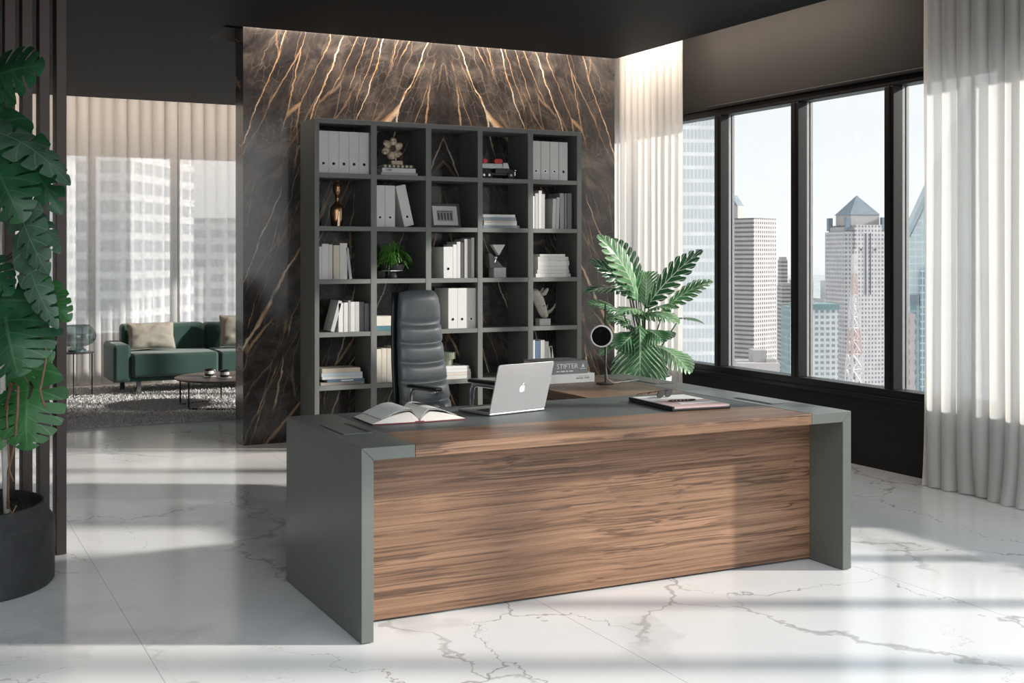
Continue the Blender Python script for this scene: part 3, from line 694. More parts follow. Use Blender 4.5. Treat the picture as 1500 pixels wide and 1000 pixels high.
row(SH[2], [(3.928, .032, .271, W0, 'white book', 0), (3.962, .031, .293, W1, 'off-white book', 0), (3.995, .027, .288, (.08, .08, .10), 'black book', 0), (4.029, .036, .316, (.50, .49, .47), 'patterned grey book', 0), (4.068, .020, .316, GR, 'slim grey book', 0), (4.091, .026, .327, W1, 'tall pale book', 0)], 'books beside the box file', 'behind the chair above three binders')
row(SH[3], [(2.900, .029, .245, LG, 'tilted grey book', 15), (2.965, .036, .221, W0, 'white book', 0), (3.007, .033, .226, W1, 'off-white book', 0), (3.044, .017, .241, (.35, .35, .36), 'thin taller grey book', 0), (3.062, .034, .23, W1, 'pale book', 0), (3.098, .033, .23, LG, 'light grey book', 0), (3.133, .038, .229, (.16, .16, .17), 'charcoal book', 0), (3.176, .036, .217, (.2, .2, .21), 'shorter charcoal book', 0)], 'books two shelves under the bust', 'on the shelf above the flat stack')
row(SH[4], [(3.268, .047, .264, CR, 'cream book', 0), (3.318, .041, .268, CR, 'cream marbled book', 0), (3.362, .042, .267, (.66, .60, .52), 'beige book', 0), (3.408, .03, .281, W1, 'taller off-white book', 0)], 'cream books behind the chair', 'half hidden behind the office chair')
row(SH[4], [(4.645, .032, .290, (.55, .60, .64), 'pale blue book', 0), (4.681, .045, .283, BL, 'navy book with a green top', 0), (4.729, .039, .287, W0, 'white book', 0), (4.770, .035, .274, (.48, .47, .44), 'grey beige book', 0), (4.807, .030, .228, W1, 'short pale book', 0), (4.850, .024, .232, W0, 'white book', -9)], 'books behind the laptop', 'seen above the laptop lid')
for (xc, w, a, b, col, lab) in ((4.851, .334, 0, .030, W0, 'widest white book at the bottom'), (4.850, .306, .0302, .062, W1, 'off-white book second from the bottom'), (4.850, .294, .0622, .096, (.70, .69, .67), 'pale book in the middle'), (4.854, .301, .0962, .137, W0, 'thick white book'), (4.85, .294, .1372, .172, W1, 'off-white book second from the top'), (4.843, .242, .1722, .194, W0, 'small white book on top')):
    book_flat(xc, w, SH[2]+a, SH[2]+b, col, lab+' of the stack above the rhino head', 'stack above the rhino head')
for (xc, w, a, b, col, lab) in ((3.36, .19, 0, .038, (.08, .20, .24), 'teal and green patterned book under a cream one'), (3.352, .172, .0382, .113, (.72, .68, .60), 'thick cream book lying on a teal one')):
    book_flat(xc, w, SH[3]+a, SH[3]+b, col, lab+', beside the chair headrest', 'flat books beside the headrest', d=.2)
for (xc, w, a, b, col, lab) in ((2.999, .352, 0, .022, (.40, .34, .30), 'brown grey book at the bottom'), (3.025, .30, .0222, .044, (.12, .20, .30), 'blue book with a white label'), (2.997, .325, .0442, .066, W0, 'white book in the middle'), (2.994, .33, .0662, .095, (.55, .62, .68), 'pale blue book second from the top'), (2.988, .308, .0952, .128, (.62, .54, .45), 'tan book on top')):
    r = book_flat(xc, w, SH[4]+a, SH[4]+b, col, lab+' of the flat stack on the lowest visible shelf', 'flat stack nearest the lounge')
    if 'label' in lab: MB().box(-.04, .06, -.0008, .0002, .005, .016).build('spine_label', M_white, r)
for (xc, w, a, b, col, lab) in ((3.961, .253, 0, .028, W1, 'off-white book at the bottom'), (3.967, .241, .0282, .053, (.66, .58, .52), 'pinkish beige book'), (3.958, .247, .0532, .078, W0, 'white book second from the top'), (3.952, .235, .0782, .104, W0, 'white book on top')):
    book_flat(xc, w, SH[4]+a, SH[4]+b, col, lab+' of the stack under the ribbed pot', 'stack under the ribbed pot')
rp = thing('ribbed_pot', 'small sage ribbed ceramic pot standing on a stack of books', 'pot', (3.927, 8.93, SH[4]+.104))
M_cer = pm((.36, .38, .29), .55, var=.1, name='sage_ceramic'); MB().lathe([(0, 0), (.040, 0), (.043, .05), (.043, .052)], n=28).build('foot', M_cer, rp, smooth=False)
cp = MB().lathe([(.046, .052), (.056, .052), (.056, .104), (.044, .104), (.042, .06), (0, .06)], n=28).build('bowl', M_cer, rp)
rb = MB()
for k in range(22): rb.box(.054, .063, -.0042, .0042, .053, .105, Matrix.Rotation(2*PI*k/22, 4, 'Z'))
rb.build('ribs', M_cer, rp)
# triangle sculpture
ts = thing('abstract_sculpture', 'grey wedge sculpture balancing a white inverted triangle and a silver ball', 'sculpture', (4.35, 8.90, SH[2]))
MB().box(-.045, .065, -.05, .05, 0, .082).build('block', pm((.55, .55, .54), .5, name='grey_stone'), ts, bevel=.002)
MB().prism([(-.045, .082), (.055, .082), (-.06, .20), (-.085, .20), (-.07, .08)], -.03, .06).build('wedge', pm((.16, .16, .165), .5, name='dark_stone'), ts, bevel=.002)
MB().ball((-.022, -.034, .165), .016).build('ball', M_chrome, ts, smooth=True); MB().tube([(-.03, -.034, .125), (-.022, -.034, .15)], .005, 8).build('pin', M_chrome, ts)
MB().prism([(.0, .183), (.055, .272), (-.062, .272)], -.055, .0).build('triangle', M_white, ts, bevel=.002)
# rhino head
rh = thing('rhino_head', 'pale rhinoceros head sculpture on a grey block, horn pointing at the window', 'sculpture', (4.80, 8.92, SH[3]))
MB().box(-.052, .052, -.04, .04, 0, .056).build('block', pm((.50, .50, .49), .5, name='grey_plinth'), rh, bevel=.002)
M_rh = pm((.42, .38, .34), .6, var=.12, name='plaster')
hd = MB(); hd.tube([(-.115, .01, .275), (-.085, 0, .272), (-.055, 0, .235), (-.03, 0, .185), (-.01, 0, .13), (.01, 0, .088), (.03, 0, .068)], [.035, .055, .055, .048, .044, .040, .022], 14, sq=.72)
hd.ball((.016, 0, .082), (.032, .030, .026)); h = hd.build('head', M_rh, rh, smooth=True, sub=1)
MB().tube([(.03, 0, .10), (.075, 0, .122), (.105, 0, .15), (.122, 0, .185)], [.020, .014, .009, .001], 10).build('horn', M_rh, rh, smooth=True)
MB().tube([(.015, 0, .13), (.035, 0, .148), (.045, 0, .175)], [.014, .009, .001], 10).build('horn', M_rh, rh, smooth=True)
for s in (-1, 1): MB().tube([(-.035, s*.025, .25), (-.005, s*.035, .27), (.02, s*.04, .305), (.028, s*.04, .315)], [.008, .020, .014, .002], 10, sq=.5).build('ear', M_rh, rh, smooth=True); MB().ball((-.008, s*.032, .165), .006, 10, 6).build('eye', M_black, h)
# fern
fe = thing('potted_fern', 'bright green arching fern in a black pot on the bookcase', 'plant', (3.443, 8.94, SH[2]))
MB().lathe([(0, 0), (.05, 0), (.055, .012), (.05, .02), (.05, .055), (.095, .062), (.112, .11), (.105, .112), (.09, .10), (0, .10)], n=30).build('pot', M_blackm, fe, smooth=False)
MB().tube([(.113*math.cos(2*PI*k/28), .113*math.sin(2*PI*k/28), .062) for k in range(29)], .003, 6).build('silver_rim', M_chrome, fe)
R = random.Random(4); fr = MB()
for k in range(150):
    a = R.uniform(0, 2*PI); l = R.uniform(.06, .21); up = R.uniform(.05, .16)*(1.15-l*2.6); dr = R.uniform(.0, .08)*l*6
    d = Vector((math.cos(a), math.sin(a)*.7, 0)); sdn = Vector((-d.y, d.x, 0)); vs = []; uv = []
    m = 14; tw = R.uniform(-.4, .4)
    for i in range(m+1):
        t = i/m; p = Vector((0, 0, .10)) + d*(l*t+.012) + sdn*(tw*.05*t*t) + Vector((0, 0, up*math.sin(PI*min(t*.85, 1))*1.35 - dr*t*t*1.1))
        if p.y > .19: p.y = .19
        wd = (.0100*(1-t)**.6*min(1, t*6+.2)*(1.5 if i % 2 else .45)+.0004)
        vs += [p-sdn*wd-Vector((0, 0, .35*wd)), p, p+sdn*wd-Vector((0, 0, .35*wd))]; uv += [(-1, t), (.001, t), (1, t)]
    fr.add(vs, [q for i in range(m) for q in ((3*i, 3*i+1, 3*i+4, 3*i+3), (3*i+1, 3*i+2, 3*i+5, 3*i+4))], uv)
fr.build('foliage', leaf_mat('fern_green', (.06, .24, .03), (.20, .46, .08), (.40, .62, .2), n=14, vs=.3), fe, smooth=True)
# ---------------------------------------------------------------- books and ring lamp on the return
G = 'two large books on the desk return'
r = book_flat(3.37, .315, ZT, ZT+.052, (.72, .71, .68), 'large white book lying under the grey one on the desk return', G, d=.24, y=5.93, yaw=0, pages=M_paper)
mk = MB()
for a, b, z in ((.035, .083, .021), (.09, .122, .022), (.05, .12, .034)): mk.box(a, b, -.0008, .0002, z, z+(.008 if z < .03 else .003))
mk.build('spine_print', pm((.30, .29, .28), .6, name='print'), r)
r = book_flat(3.335, .30, ZT+.0522, ZT+.125, (.20, .205, .21), 'large grey book with white capital lettering on the desk return', G, d=.23, y=5.935, yaw=0, pages=M_paper)
ink = pm((.72, .72, .72), .6, name='silver_print')
text('title_text', 'STIFTER', .040, ink, r, (.015, -.0006, .042)); mk = MB()
for a, b in ((-.055, -.035), (-.03, 0), (.006, .02), (.026, .052)): mk.box(a, b, -.0008, .0002, .012, .018)
mk.prism([(.108, .036), (.128, .036), (.120, .056)], -.0008, .0002).box(.10, .14, -.0008, .0002, .026, .029)
mk.build('spine_print', ink, r)
rl = thing('ring_lamp', 'slim black table lamp with a white-rimmed round head, standing on the desk return', 'lamp', (3.52, 5.80, ZT))
MB().lathe([(0, 0), (.052, 0), (.052, .006), (.03, .010), (0, .010)], n=32).build('base', M_black, rl, bevel=.001)
MB().tube([(0, 0, .008), (0, 0, .452)], .0048, 10).build('pole', M_black, rl)
hv = Vector((-.42, -.90, .08)).normalized(); q = hv.to_track_quat('Z', 'Y').to_matrix().to_4x4(); T = Matrix.Translation((-.045, -.03, .272)) @ q
hh = MB().lathe([(0, -.024), (.05, -.024), (.064, -.014), (.064, .010), (.060, .016), (.0545, .016), (.054, .008), (0, .008)], n=40, M=T).build('head', pm((.80, .78, .75), .4, name='white_ring'), rl, smooth=False, bevel=.002)
MB().lathe([(0, .009), (.0542, .009)], n=40, M=T).build('lens', pm((.004, .004, .004), .5, spec=.08, name='dark_lens'), hh)
MB().tube([(0, 0, .27), (-.038, -.022, .273)], .006, 8).build('joint', M_black, rl)
cd_ = MB().tube([(.045, -.01, .006), (.08, -.005, .004), (.12, .03, .004), (.16, .02, .004), (.20, .06, .004), (.235, .05, .006), (.25, .05, .006)], .0026, 6).build('cord', pm((.62, .60, .57), .5, name='pale_cord'), rl)
MB().tube([(.008, .006, .26), (.016, .012, .2), (.010, .01, .1), (.022, .012, .03), (.045, -.01, .006)], .0022, 6).build('cord', pm((.62, .60, .57), .5, name='pale_cord'), rl)
# ---------------------------------------------------------------- office chair
ch = thing('office_chair', 'high-backed slate leather office chair with ribbed cushions and chrome armrests, behind the desk', 'chair', (2.955, 6.72, 0), math.radians(15))
def sup(cx, cy, z, w, d, n=28, p=3.2, tilt=0):
    out = []
    for k in range(n):
        a = 2*PI*k/n; c, s = math.cos(a), math.sin(a)
        out.append((cx+math.copysign(abs(c)**(2/p), c)*w/2, cy+math.copysign(abs(s)**(2/p), s)*d/2, z))
    return out
bz = [(.44, .43), (.56, .43), (.68, .42), (.80, .405), (.92, .39), (1.03, .37), (1.24, .335)]
rings = []
seg = [.42, .545, .665, .785, .905, 1.02, 1.245]
def bw(z): return .385-.085*max(0, (z-.5)/.75)**1.15
def by(z): return .21+.10*((z-.42)/.8)+.02*math.sin((z-.42)*4)
for a, b in zip(seg[:-1], seg[1:]):
    m = 7
    for i in range(m+1):
        t = i/m; z = a+(b-a)*t; bul = math.sin(PI*t)**.30 if 0 < t < 1 else 0
        dd = .064+.020*bul; w = bw(z)-.0015*(1-bul)
        if b > 1.2 and t > .8: dd *= 1-.35*(t-.8)/.2; w *= 1-.05*((t-.8)/.2)**2
        # channels sag a little towards the middle: bend each ring
        rg = sup(0, by(z)-.012*bul, z, w, dd)
        rings.append([(x, y, zz+.012*(abs(x)/(w/2))**2 - (.03*(abs(x)/(w/2))**4 if (b > 1.2 and t > .7) else 0)) for x, y, zz in rg])
MB().loft(rings).build('backrest', M_chair, ch, smooth=True)
sh = [[(x, y+.043, z) for x, y, z in sup(0, by(z0), z0, bw(z0)+.028, .022, p=5)] for z0 in (.44, .6, .8, 1.0, 1.15, 1.235)]
MB().loft(sh).build('back_shell', M_black, ch, smooth=True)
st = [sup(0, -.03, z, w, d, p=4) for z, w, d in ((.42, .46, .46), (.435, .49, .49), (.47, .50, .50), (.495, .48, .48), (.503, .42, .42))]
MB().loft(st).build('seat', M_chair, ch, smooth=True)
MB().box(-.19, .19, -.2, .2, .40, .425).build('seat_pan', M_black, ch, bevel=.01)
for s in (-1, 1):
    x = s*.238
    am = MB().tube([(s*.21, .06, .42), (x, .06, .44), (x, .06, .52), (x, .055, .62), (x, .035, .655), (x, 0, .664), (x, -.12, .664), (x, -.20, .664)], .021, 10, sq=.38, up=(0, 1, 0)).build('armrest', M_chrome, ch, smooth=True)
    MB().box(x-.028, x+.028, -.215, .07, .668, .69).build('arm_pad', M_black, am, bevel=.008)
MB().lathe([(.03, .08), (.03, .25), (.022, .25), (.022, .40)], n=20).build('column', M_chrome, ch)
MB().lathe([(.0, .06), (.05, .07), (.05, .11), (0, .115)], n=20).build('hub', M_chrome, ch)
for k in range(5):
    a = 2*PI*k/5+.3; dx, dy = math.cos(a), math.sin(a)
    lg_ = MB().tube([(dx*.03, dy*.03, .092), (dx*.18, dy*.18, .085), (dx*.30, dy*.30, .070)], [.024, .019, .014], 8).build('leg', M_chrome, ch, smooth=True)
    MB().lathe([(.0, -.02), (.028, -.02), (.03, 0), (.028, .02), (0, .02)], (dx*.30, dy*.30, .031), 16, Matrix.Rotation(a, 4, 'Z') @ Matrix.Rotation(PI/2, 4, 'X')).build('caster', M_black, lg_)
# ---------------------------------------------------------------- slat screen and pots
M_slat = pm((.045, .029, .024), .45, .2, .06, 12, name='brown_anodised')
for k in range(5):
    x = .6512-.0777*k
    o = MB().box(x, x+.047, 6.225, 6.40, .003, ZC-.002).build('slat_post', M_slat, bevel=.002)
    tag(o, 'brown slat post behind the monstera, %s counted from the lounge opening' % ORD[k], 'post', 'slat posts of the screen')
def leafmesh(L, Wd, nl=5, s0=.35, gap=.14, arch=.06, fold=.12, sweep=.25, back=.12, pw=.65, droop=0, wav=0, seed=0, rnd=.12):
    R = random.Random(seed)
    def wfun(t): return Wd/2*max(.0, math.sin(PI*min(1, max(0, t))**pw))**.75
    def P(t, s, sg):
        w = wfun(t); x = sg*s*w
        y = L*t + sweep*s*w - back*L*s*(1-t)**3*1.6
        z = arch*L*4*t*(1-t) - droop*L*t*t - fold*(s**1.6)*w*1.6 + wav*Wd*math.sin(t*nl*2*PI)*s
        return (x, y, z)
    mb = MB(); nt_ = 28
    for sg in (-1, 1):
        ss = [0, s0*.5, s0]
        vs = []; uv = []
        for i in range(nt_+1):
            for s in ss: vs.append(P(i/nt_, s, sg)); uv.append((sg*max(s, .001), i/nt_))
        fs = []
        for i in range(nt_):
            for j in range(2):
                q = (i*3+j, i*3+j+1, (i+1)*3+j+1, (i+1)*3+j); fs.append(q if sg > 0 else q[::-1])
        mb.add(vs, fs, uv)
        for l in range(nl):
            t0, t1 = l/nl, (l+1)/nl; g = gap*R.uniform(.6, 1.3)/nl
            sm = R.uniform(.93, 1.0)
            vs = []; uv = []; ns = 7; kk = 6
            for j in range(ns+1):
                f = j/ns; s = s0+(sm-s0)*f
                e = g*min(1, f*4) if f > 0 else 0
                e += (t1-t0)*rnd*max(0, (f-.75)/.25)**2 if gap > 0 else 0
                for k in range(kk+1):
                    a0 = t0+(e if l > 0 else 0); a1 = t1-(e if l < nl-1 else 0)
                    t = a0+(a1-a0)*k/kk; vs.append(P(t, s, sg)); uv.append((sg*s, t))
            fs = []
            for j in range(ns):
                for k in range(kk):
                    q = (j*(kk+1)+k, j*(kk+1)+k+1, (j+1)*(kk+1)+k+1, (j+1)*(kk+1)+k); fs.append(q[::-1] if sg > 0 else q)
            mb.add(vs, fs, uv)
    return mb
def place_leaf(mb, base, tip, hint, root, mat, name='leaf'):
    base, tip = Vector(base), Vector(tip); y = (tip-base).normalized(); h = Vector(hint)
    z = (h-y*h.dot(y)).normalized(); x = y.cross(z)
    M = Matrix((x, y, z)).transposed().to_4x4(); M.translation = base-Vector(root.location)
    mb.v = [tuple(M @ Vector(v)) for v in mb.v]
    return mb.build(name, mat, root, smooth=True)
CAMD = -FWD
# ---------------------------------------------------------------- monstera
pc = at(-62, 858, 1.469*FPX/(858-HY)); pc.z = 0
mo = thing('monstera_plant', 'tall monstera plant with split leaves in a black concrete pot beside the slat screen', 'plant', pc)
RP = 133/FPX*(1.469*FPX/(858-HY))
M_pot = pm((.030, .032, .034), .6, var=.3, scale=14, bump=.4, name='black_concrete')
MB().lathe([(0, .0), (RP*.97, 0), (RP, .015), (RP, .268), (RP*.985, .288), (RP*.90, .335), (RP*.895, .362), (RP*.86, .362), (RP*.85, .32), (0, .32)], n=64).build('pot', M_pot, mo, bevel=.004)
so = MB(); R = random.Random(2); so.lathe([(0, .332), (RP*.5, .332), (RP*.855, .325)], n=40)
for k in range(160):
    a = R.uniform(0, 6.28); q = RP*.82*math.sqrt(R.random()); so.ball((q*math.cos(a), q*math.sin(a), .33), R.uniform(.006, .016), 6, 4)
so.build('soil', M_soil, mo)
def rel(px, py, d): return at(px, py, d)-pc
DM = 5.25
def tb(name, pts, r, mat, n=8):
    MB().tube([rel(*p) for p in pts], r, n).build(name, mat, mo, smooth=True)
tb('support_stake', [(10, 758, 5.22), (6, 640, 5.22), (1, 480, 5.22), (-4, 250, 5.22)], .0135, pm((.62, .60, .57), .6, name='pale_stake'), 12)
M_root = pm((.20, .12, .075), .7, var=.2, name='aerial_root'); M_stem = pm((.06, .10, .035), .5, var=.2, name='green_stem'); M_dstem = pm((.035, .03, .02), .5, name='dark_stem')
tb('aerial_root', [(8, 600, 5.15), (18, 560, 5.12), (27, 566, 5.1), (26, 600, 5.12), (22, 650, 5.15), (12, 690, 5.18), (12, 745, 5.2)], .006, M_root)
tb('aerial_root', [(14, 560, 5.15), (10, 610, 5.15), (14, 690, 5.15), (20, 705, 5.15)], .004, M_root)
tb('aerial_root', [(62, 492, 5.05), (68, 520, 5.05), (64, 545, 5.05), (59, 570, 5.05), (62, 585, 5.05), (66, 597, 5.05)], .005, M_root)
tb('aerial_root', [(10, 735, 5.12), (18, 752, 5.08), (24, 740, 5.08)], .003, M_root)
tb('stem', [(-8, 760, 5.3), (-12, 640, 5.3), (-2, 520, 5.28), (-14, 400, 5.28), (-10, 260, 5.28), (-16, 130, 5.28)], [.022, .022, .02, .018, .016, .012], M_stem, 10)
M_mon = leaf_mat('monstera_green', (.012, .060, .026), (.030, .125, .05), (.09, .17, .10), vw=.05, n=5, slant=1.0, rough=.28, vs=.5)
M_monb = leaf_mat('monstera_bright', (.025, .13, .035), (.06, .22, .065), (.16, .32, .14), vw=.05, n=5, slant=1.0, rough=.32, vs=.5)
M_mong = leaf_mat('monstera_grey_green', (.055, .125, .08), (.12, .215, .145), (.22, .33, .24), vw=.05, n=5, slant=1.0, rough=.22, vs=.5)
def mleaf(b, t, wpx, hint, mat, seed, stem_from=None, **k):
    B, T = at(*b), at(*t); L = (T-B).length; Wd = wpx/FPX*(b[2]+t[2])/2
    kw = dict(nl=6, s0=.30, gap=.10, arch=.10, fold=.18, sweep=.35, back=.32, pw=.55); kw.update(k)
    h = CAMD*hint[0]+RGT*hint[1]+Vector((0, 0, hint[2]))
    place_leaf(leafmesh(L, Wd, seed=seed, **kw), B, T, h, mo, mat)
    if stem_from:
        A = at(*stem_from); mid = (A+B)/2+Vector((0, 0, .06))
        MB().tube([A-pc, mid-pc, B-pc], .005, 6).build('petiole', M_stem if mat is not M_mon else M_dstem, mo, smooth=True)
mleaf((-18, 120, 5.15), (66, 96, 5.05), 112, (1, -.2, .45), M_mon, 1, (-14, 200, 5.28))
mleaf((-30, 110, 5.2), (22, 152, 5.05), 60, (1, -.1, .6), M_mon, 2, (-14, 200, 5.28))
mleaf((0, 196, 5.15), (103, 272, 5.02), 74, (.55, .1, .9), M_mong, 3, (-10, 270, 5.28))
mleaf((-8, 238, 5.05), (34, 326, 4.98), 108, (1, .1, .35), M_mon, 4, (-10, 280, 5.28))
mleaf((22, 205, 5.25), (90, 315, 5.12), 82, (1, .35, .3), M_mon, 5)
mleaf((30, 305, 5.12), (72, 402, 5.0), 66, (.9, -.3, .4), M_mong, 6, (-12, 340, 5.28))
mleaf((40, 315, 5.2), (88, 372, 5.1), 48, (.8, .5, .5), M_mong, 7)
mleaf((44, 392, 5.05), (85, 482, 4.98), 50, (.9, -.2, .4), M_mong, 8, (8, 378, 5.2))
mleaf((58, 424, 5.2), (104, 470, 5.15), 58, (1, .2, .2), M_monb, 9)
mleaf((8, 462, 5.02), (28, 552, 4.94), 150, (1, 0, .5), M_mon, 10, (-2, 520, 5.28), nl=7, pw=.5)
mleaf((6, 455, 5.1), (84, 452, 5.06), 110, (1, 0, .3), M_mon, 11, None, nl=6)
mleaf((20, 480, 5.1), (78, 528, 5.06), 70, (1, .1, .3), M_monb, 12)
mleaf((-30, 385, 5.12), (18, 432, 5.0), 70, (1, .3, .5), M_mon, 13, (-14, 420, 5.28))
mleaf((42, 562, 5.22), (40, 660, 5.14), 112, (1, .1, .35), M_monb, 14, (-2, 530, 5.28), nl=7)
mleaf((-5, 570, 5.25), (-2, 660, 5.15), 80, (1, .1, .35), M_monb, 15)
tb('petiole', [(8, 382, 5.2), (22, 374, 5.15), (32, 378, 5.12), (44, 392, 5.06)], .004, M_dstem)
tb('petiole', [(17, 445, 5.12), (19, 425, 5.14), (16, 405, 5.2)], .004, M_root)
tb('petiole', [(30, 598, 5.2), (44, 580, 5.18), (48, 566, 5.2), (40, 552, 5.25)], .0045, M_dstem)
# ---------------------------------------------------------------- leafy plant by the window
pw_ = Vector((5.20, 7.96, 0)); DP = pw_.dot(FWD)
cp_ = thing('calathea_plant', 'lush feathered-leaf plant with pale veins in a white pot between the desk and the window', 'plant', pw_)
MB().lathe([(0, 0), (.15, 0), (.16, .01), (.205, .49), (.208, .515), (.195, .515), (.19, .47), (0, .47)], n=48).build('pot', pm((.74, .73, .71), .4, var=.02, name='white_ceramic'), cp_, bevel=.004)
MB().lathe([(0, .485), (.1, .487), (.193, .48)], n=30).build('soil', M_soil, cp_)
M_cal = leaf_mat('calathea_green', (.03, .13, .045), (.085, .26, .10), (.62, .74, .58), vw=.12, n=9, slant=1.2, rough=.3, vs=.75)
M_cald = leaf_mat('calathea_dark', (.015, .065, .03), (.04, .14, .06), (.62, .72, .58), vw=.10, n=9, slant=1.2, rough=.25, vs=.85)
M_call = leaf_mat('calathea_pale', (.10, .26, .11), (.22, .42, .20), (.74, .80, .68), vw=.13, n=9, slant=1.2, rough=.28, vs=.7)
def cleaf(b, t, wpx, mat, hint=(1, 0, .5), db=0, dt=-.25, arch=.12, fold=.1, gap=.30, **k):
    B = at(b[0], b[1], DP+db); T = at(t[0], t[1], DP+dt); L = (T-B).length; Wd = wpx/FPX*DP
    kw = dict(nl=9, s0=.38, gap=gap*.45, arch=arch, fold=fold, sweep=.9, back=.05, pw=.75, wav=.03, rnd=.2); kw.update(k)
    h = CAMD*hint[0]+RGT*hint[1]+Vector((0, 0, hint[2]))
    place_leaf(leafmesh(L, Wd, seed=int(b[0]*7+t[1]), **kw), B, T, h, cp_, mat)
    base = Vector((R.uniform(-.04, .04), R.uniform(-.04, .04), .48)); q = B-pw_
    MB().tube([base, base*.5+q*.5+Vector((0, 0, .04)), q], .006, 6).build('petiole', M_stem, cp_, smooth=True)
cleaf((931, 434), (875, 344), 42, M_call, (1, .4, .4)); cleaf((926, 436), (864, 381), 34, M_cald, (1, .2, .6))
cleaf((935, 432), (898, 350), 46, M_cal, (1, -.2, .4), .1, -.05)
cleaf((921, 430), (855, 430), 28, M_cald, (.6, 0, 1)); cleaf((914, 462), (859, 444), 26, M_cal, (.7, 0, 1), .1, .05)
cleaf((950, 446), (1029, 366), 38, M_cald, (1, -.5, .2)); cleaf((972, 456), (1044, 412), 32, M_cal, (.8, -.3, .7), 0, -.1)
cleaf((945, 446), (947, 398), 46, M_call, (1, 0, .3), .1, .1); cleaf((938, 440), (925, 395), 36, M_cal, (1, 0, .3), .15, .15)
cleaf((930, 462), (995, 474), 36, M_call, (.5, 0, 1), .0, -.25); cleaf((945, 458), (905, 462), 34, M_call, (.5, 0, 1), 0, -.3); cleaf((942, 462), (985, 452), 36, M_cal, (.5, 0, 1), 0, -.3)
cleaf((996, 466), (1032, 475), 9, M_cald, (.6, 0, 1), 0, -.05)
cleaf((937, 480), (937, 552), 86, M_cal, (1, 0, .5), -.12, -.32, fold=.16); cleaf((938, 486), (906, 512), 54, M_cal, (1, -.3, .5), -.05, -.25); cleaf((943, 484), (972, 500), 52, M_cal, (1, .3, .5), -.05, -.25)
cleaf((930, 482), (912, 478), 40, M_cald, (.8, 0, .8), 0, -.2)
cleaf((964, 508), (1012, 546), 40, M_call, (1, .3, .6), 0, -.2)
cleaf((922, 470), (884, 470), 26, M_cal, (.7, 0, 1), .15, .15); cleaf((905, 495), (878, 520), 16, M_cal, (1, 0, .4), .2, .2)
# ---------------------------------------------------------------- lounge
rg = tag(MB().box(.35, 4.9, 10.66, 13.72, 0.001, .022).build('shag_rug', pm((.42, .41, .405), .95, var=.3, scale=60, name='rug_backing')), 'dark grey shaggy rug under the green sofa and the coffee table', 'rug')
R = random.Random(9); pv = []; pf_ = []
for k in range(30000):
    x = R.uniform(.36, 3.4); y = 10.665+3.05*R.random()**1.15; a = R.uniform(0, PI); w = R.uniform(.006, .011); h = R.uniform(.010, .028)
    dx, dy = math.cos(a)*w, math.sin(a)*w; lx, ly = R.uniform(-.02, .02), R.uniform(-.02, .02)
    b = len(pv); pv += [(x-dx, y-dy, .02), (x+dx, y+dy, .02), (x+lx, max(10.64, y+ly), .02+h)]; pf_.append((b, b+1, b+2))
pl_ = MB(); pl_.v = pv; pl_.f = pf_; pl_.uv = [(0, 0)]*len(pv)
p_ = pl_.build('pile', pm((.60, .585, .575), .9, var=.45, scale=120, name='rug_pile'), rg); p_['kind'] = 'stuff'
M_sofa = pm((.028, .075, .063), .75, var=.06, scale=20, bump=.1, sheen=.25, name='green_velvet')
so_ = thing('sofa', 'dark green velvet sofa with metal feet on the rug in the lounge', 'sofa', (2.95, 13.1, .02))
def sp(mb, n, m=M_sofa, **k): return part(mb, n, m, so_, **k)
sp(MB().box(1.885, 4.02, 12.80, 13.50, .155, .21), 'base', bevel=.02)
sp(MB().box(1.885, 2.06, 12.765, 13.52, .16, .545), 'arm', bevel=.04, seg=4); sp(MB().box(3.86, 4.035, 12.765, 13.52, .16, .545), 'arm', bevel=.04, seg=4)
sp(MB().box(2.05, 2.935, 13.33, 13.54, .20, .725), 'back_cushion', bevel=.045, seg=4); sp(MB().box(2.945, 3.86, 13.33, 13.54, .20, .725), 'back_cushion', bevel=.045, seg=4)
sp(MB().box(2.068, 2.953, 12.735, 13.36, .205, .445), 'seat_cushion', bevel=.035, seg=4); sp(MB().box(2.963, 3.855, 12.735, 13.36, .205, .445), 'seat_cushion', bevel=.035, seg=4)
for x, y in ((2.15, 12.87), (3.77, 12.87)): sp(MB().box(x-.022, x+.022, y-.02, y+.02, .022, .16), 'leg', M_chrome)
for x, y in ((2.06, 13.35), (3.8, 13.35)): sp(MB().box(x-.022, x+.022, y-.02, y+.02, .022, .16), 'leg', M_black)
M_cush = pm((.31, .285, .24), .8, var=.08, scale=25, bump=.25, name='taupe_cloth')
